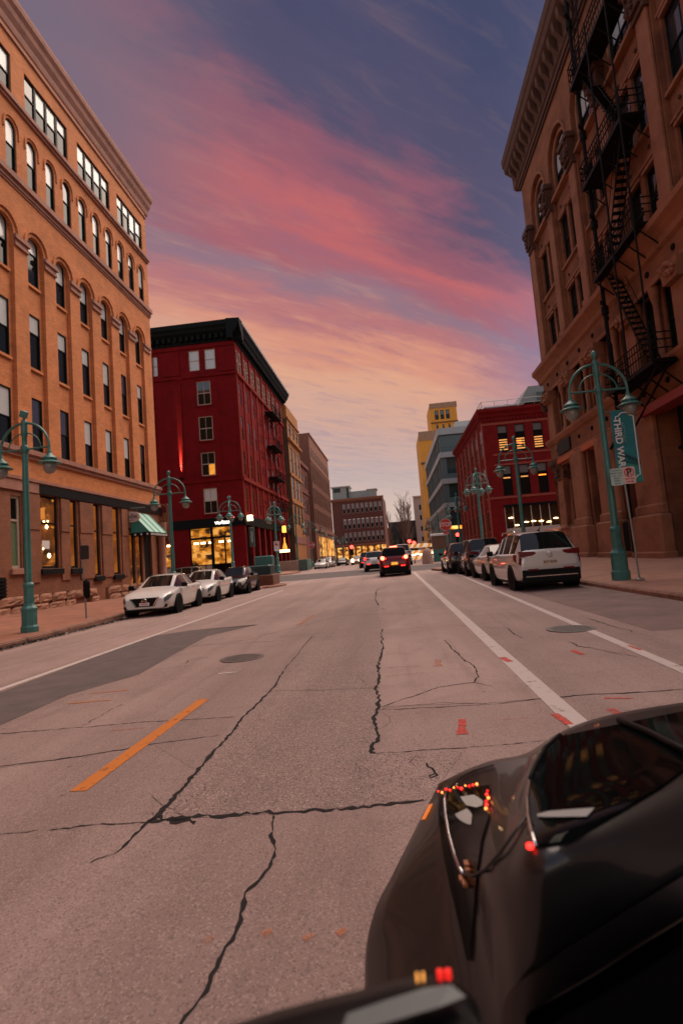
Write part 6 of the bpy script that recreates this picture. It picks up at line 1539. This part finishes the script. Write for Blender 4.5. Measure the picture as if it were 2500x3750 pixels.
u_ = mth('ADD', mth('MULTIPLY', px_, c39), mth('MULTIPLY', py_, s39)); v_ = mth('SUBTRACT', mth('MULTIPLY', py_, c39), mth('MULTIPLY', px_, s39))
def nz(su, sv, det, rough, off=0):
    cb = N.new('ShaderNodeCombineXYZ'); L.new(mth('MULTIPLY', u_, su), cb.inputs[0]); L.new(mth('MULTIPLY', v_, sv), cb.inputs[1]); cb.inputs[2].default_value = off
    n = N.new('ShaderNodeTexNoise'); n.inputs['Scale'].default_value = 1; n.inputs['Detail'].default_value = det; n.inputs['Roughness'].default_value = rough; n.inputs['Distortion'].default_value = .4; L.new(cb.outputs[0], n.inputs[0]); return n.outputs[0]
n1, n2, n3 = nz(.9, 1.7, 7, .55), nz(2.2, 9, 8, .6, 3.1), nz(5, 22, 6, .6, 7.7)
vv_ = mth('ADD', v_, mth('MULTIPLY', mth('SUBTRACT', n1, .5), .75)); vv_ = mth('ADD', vv_, mth('MULTIPLY', mth('SUBTRACT', n2, .5), .30))
def ramp(fac, stops):
    r = N.new('ShaderNodeValToRGB'); r.color_ramp.interpolation = 'EASE'; e = r.color_ramp.elements
    for i, (p, c) in enumerate(stops):
        el = e[i] if i < 2 else e.new(p)
        el.position = p; el.color = (*lin(c), 1)
    L.new(fac, r.inputs[0]); return r.outputs[0]
Q = 4.0
base = ramp(mth('DIVIDE', vv_, Q), [(.10/Q,(84,84,108)),(.5/Q,(67,73,104)),(.72/Q,(84,80,108)),(.86/Q,(150,92,108)),(.98/Q,(188,102,106)),(1.10/Q,(168,101,112)),(1.22/Q,(150,116,130)),(1.36/Q,(184,118,120)),(1.52/Q,(216,148,126)),(1.75/Q,(222,166,138)),(2.0/Q,(214,168,148)),(2.4/Q,(200,166,158)),(2.9/Q,(184,162,164)),(3.8/Q,(204,178,166))])
wisp = ramp(mrange(n3, .3, .75, 0, 1), [(0,(118,112,150)),(1,(236,176,140))])
mixw = N.new('ShaderNodeMix'); mixw.data_type = 'RGBA'; L.new(mth('MULTIPLY', mrange(v_, .8, 1.7, .05, .28), mrange(mth('ABSOLUTE', mth('SUBTRACT', n3, .5)), .0, .22, .2, 1)), mixw.inputs[0]); L.new(base, mixw.inputs[6]); L.new(wisp, mixw.inputs[7])
# far off to the sides the bands fade to grey violet
side = mrange(mth('ABSOLUTE', px_), .35, 1.6, 0, .55); mixs = N.new('ShaderNodeMix'); mixs.data_type = 'RGBA'; L.new(side, mixs.inputs[0]); L.new(mixw.outputs[2], mixs.inputs[6]); mixs.inputs[7].default_value = (*lin((140,122,136)), 1)
gl1 = mth('MULTIPLY', mrange(px_, -.12, -.48, 0, 1), mrange(py_, 1.35, .8, 0, .9)); mixg = N.new('ShaderNodeMix'); mixg.data_type = 'RGBA'; L.new(gl1, mixg.inputs[0]); L.new(mixs.outputs[2], mixg.inputs[6]); mixg.inputs[7].default_value = (*lin((116,107,124)), 1)
hz = mrange(Z_, .02, .26, 1, 0); mixh = N.new('ShaderNodeMix'); mixh.data_type = 'RGBA'; L.new(mth('MULTIPLY', hz, .8), mixh.inputs[0]); gr1 = mth('MULTIPLY', mrange(px_, .2, .75, 0, .62), mrange(n1, .3, .7, .5, 1.2)); mixr = N.new('ShaderNodeMix'); mixr.data_type = 'RGBA'; L.new(gr1, mixr.inputs[0]); L.new(mixg.outputs[2], mixr.inputs[6]); mixr.inputs[7].default_value = (*lin((146,136,164)), 1)
L.new(mixr.outputs[2], mixh.inputs[6]); mixh.inputs[7].default_value = (*lin((218,196,184)), 1)
# behind the viewer the evening sky is clear, pale and bright (Nishita plus its glow)
sky = N.new('ShaderNodeTexSky'); sky.sky_type = 'NISHITA'; sky.sun_disc = False; SUN_EL, SUN_AZ = R(58), R(38)
sky.sun_elevation = SUN_EL; sky.sun_rotation = SUN_AZ
sk_ = N.new('ShaderNodeVectorMath'); sk_.operation = 'MULTIPLY'; L.new(sky.outputs[0], sk_.inputs[0]); sk_.inputs[1].default_value = (.56,.385,.29)
sk2 = N.new('ShaderNodeVectorMath'); sk2.operation = 'SCALE'; L.new(sk_.outputs[0], sk2.inputs[0]); L.new(mrange(Yy, -.05, -.55, 1, .62), sk2.inputs['Scale'])
back = mrange(Yy, .48, .08, 0, 1); mixb = N.new('ShaderNodeMix'); mixb.data_type = 'RGBA'; L.new(back, mixb.inputs[0]); L.new(mixh.outputs[2], mixb.inputs[6]); L.new(sk2.outputs[0], mixb.inputs[7])
L.new(mixb.outputs[2], bg.inputs[0]); bg.inputs[1].default_value = 1.0
sl = bpy.data.lights.new('sun', 'SUN'); sl.energy = 3.6; sl.angle = R(60); sl.color = (1,.80,.64)
so = bpy.data.objects.new('sun', sl); col.objects.link(so)
dv = Vector((math.sin(SUN_AZ)*math.cos(SUN_EL), math.cos(SUN_AZ)*math.cos(SUN_EL), math.sin(SUN_EL)))
so.rotation_euler = dv.to_track_quat('Z', 'Y').to_euler(); so.location = (0,-20,60)
sc.view_settings.view_transform = 'Standard'; sc.view_settings.look = 'None'; sc.view_settings.gamma = 1; sc.view_settings.exposure = 0
sc.cycles.use_denoising = True; sc.cycles.max_bounces = 5; sc.cycles.diffuse_bounces = 3; sc.cycles.glossy_bounces = 3; sc.cycles.transparent_max_bounces = 6; sc.cycles.sample_clamp_indirect = 4
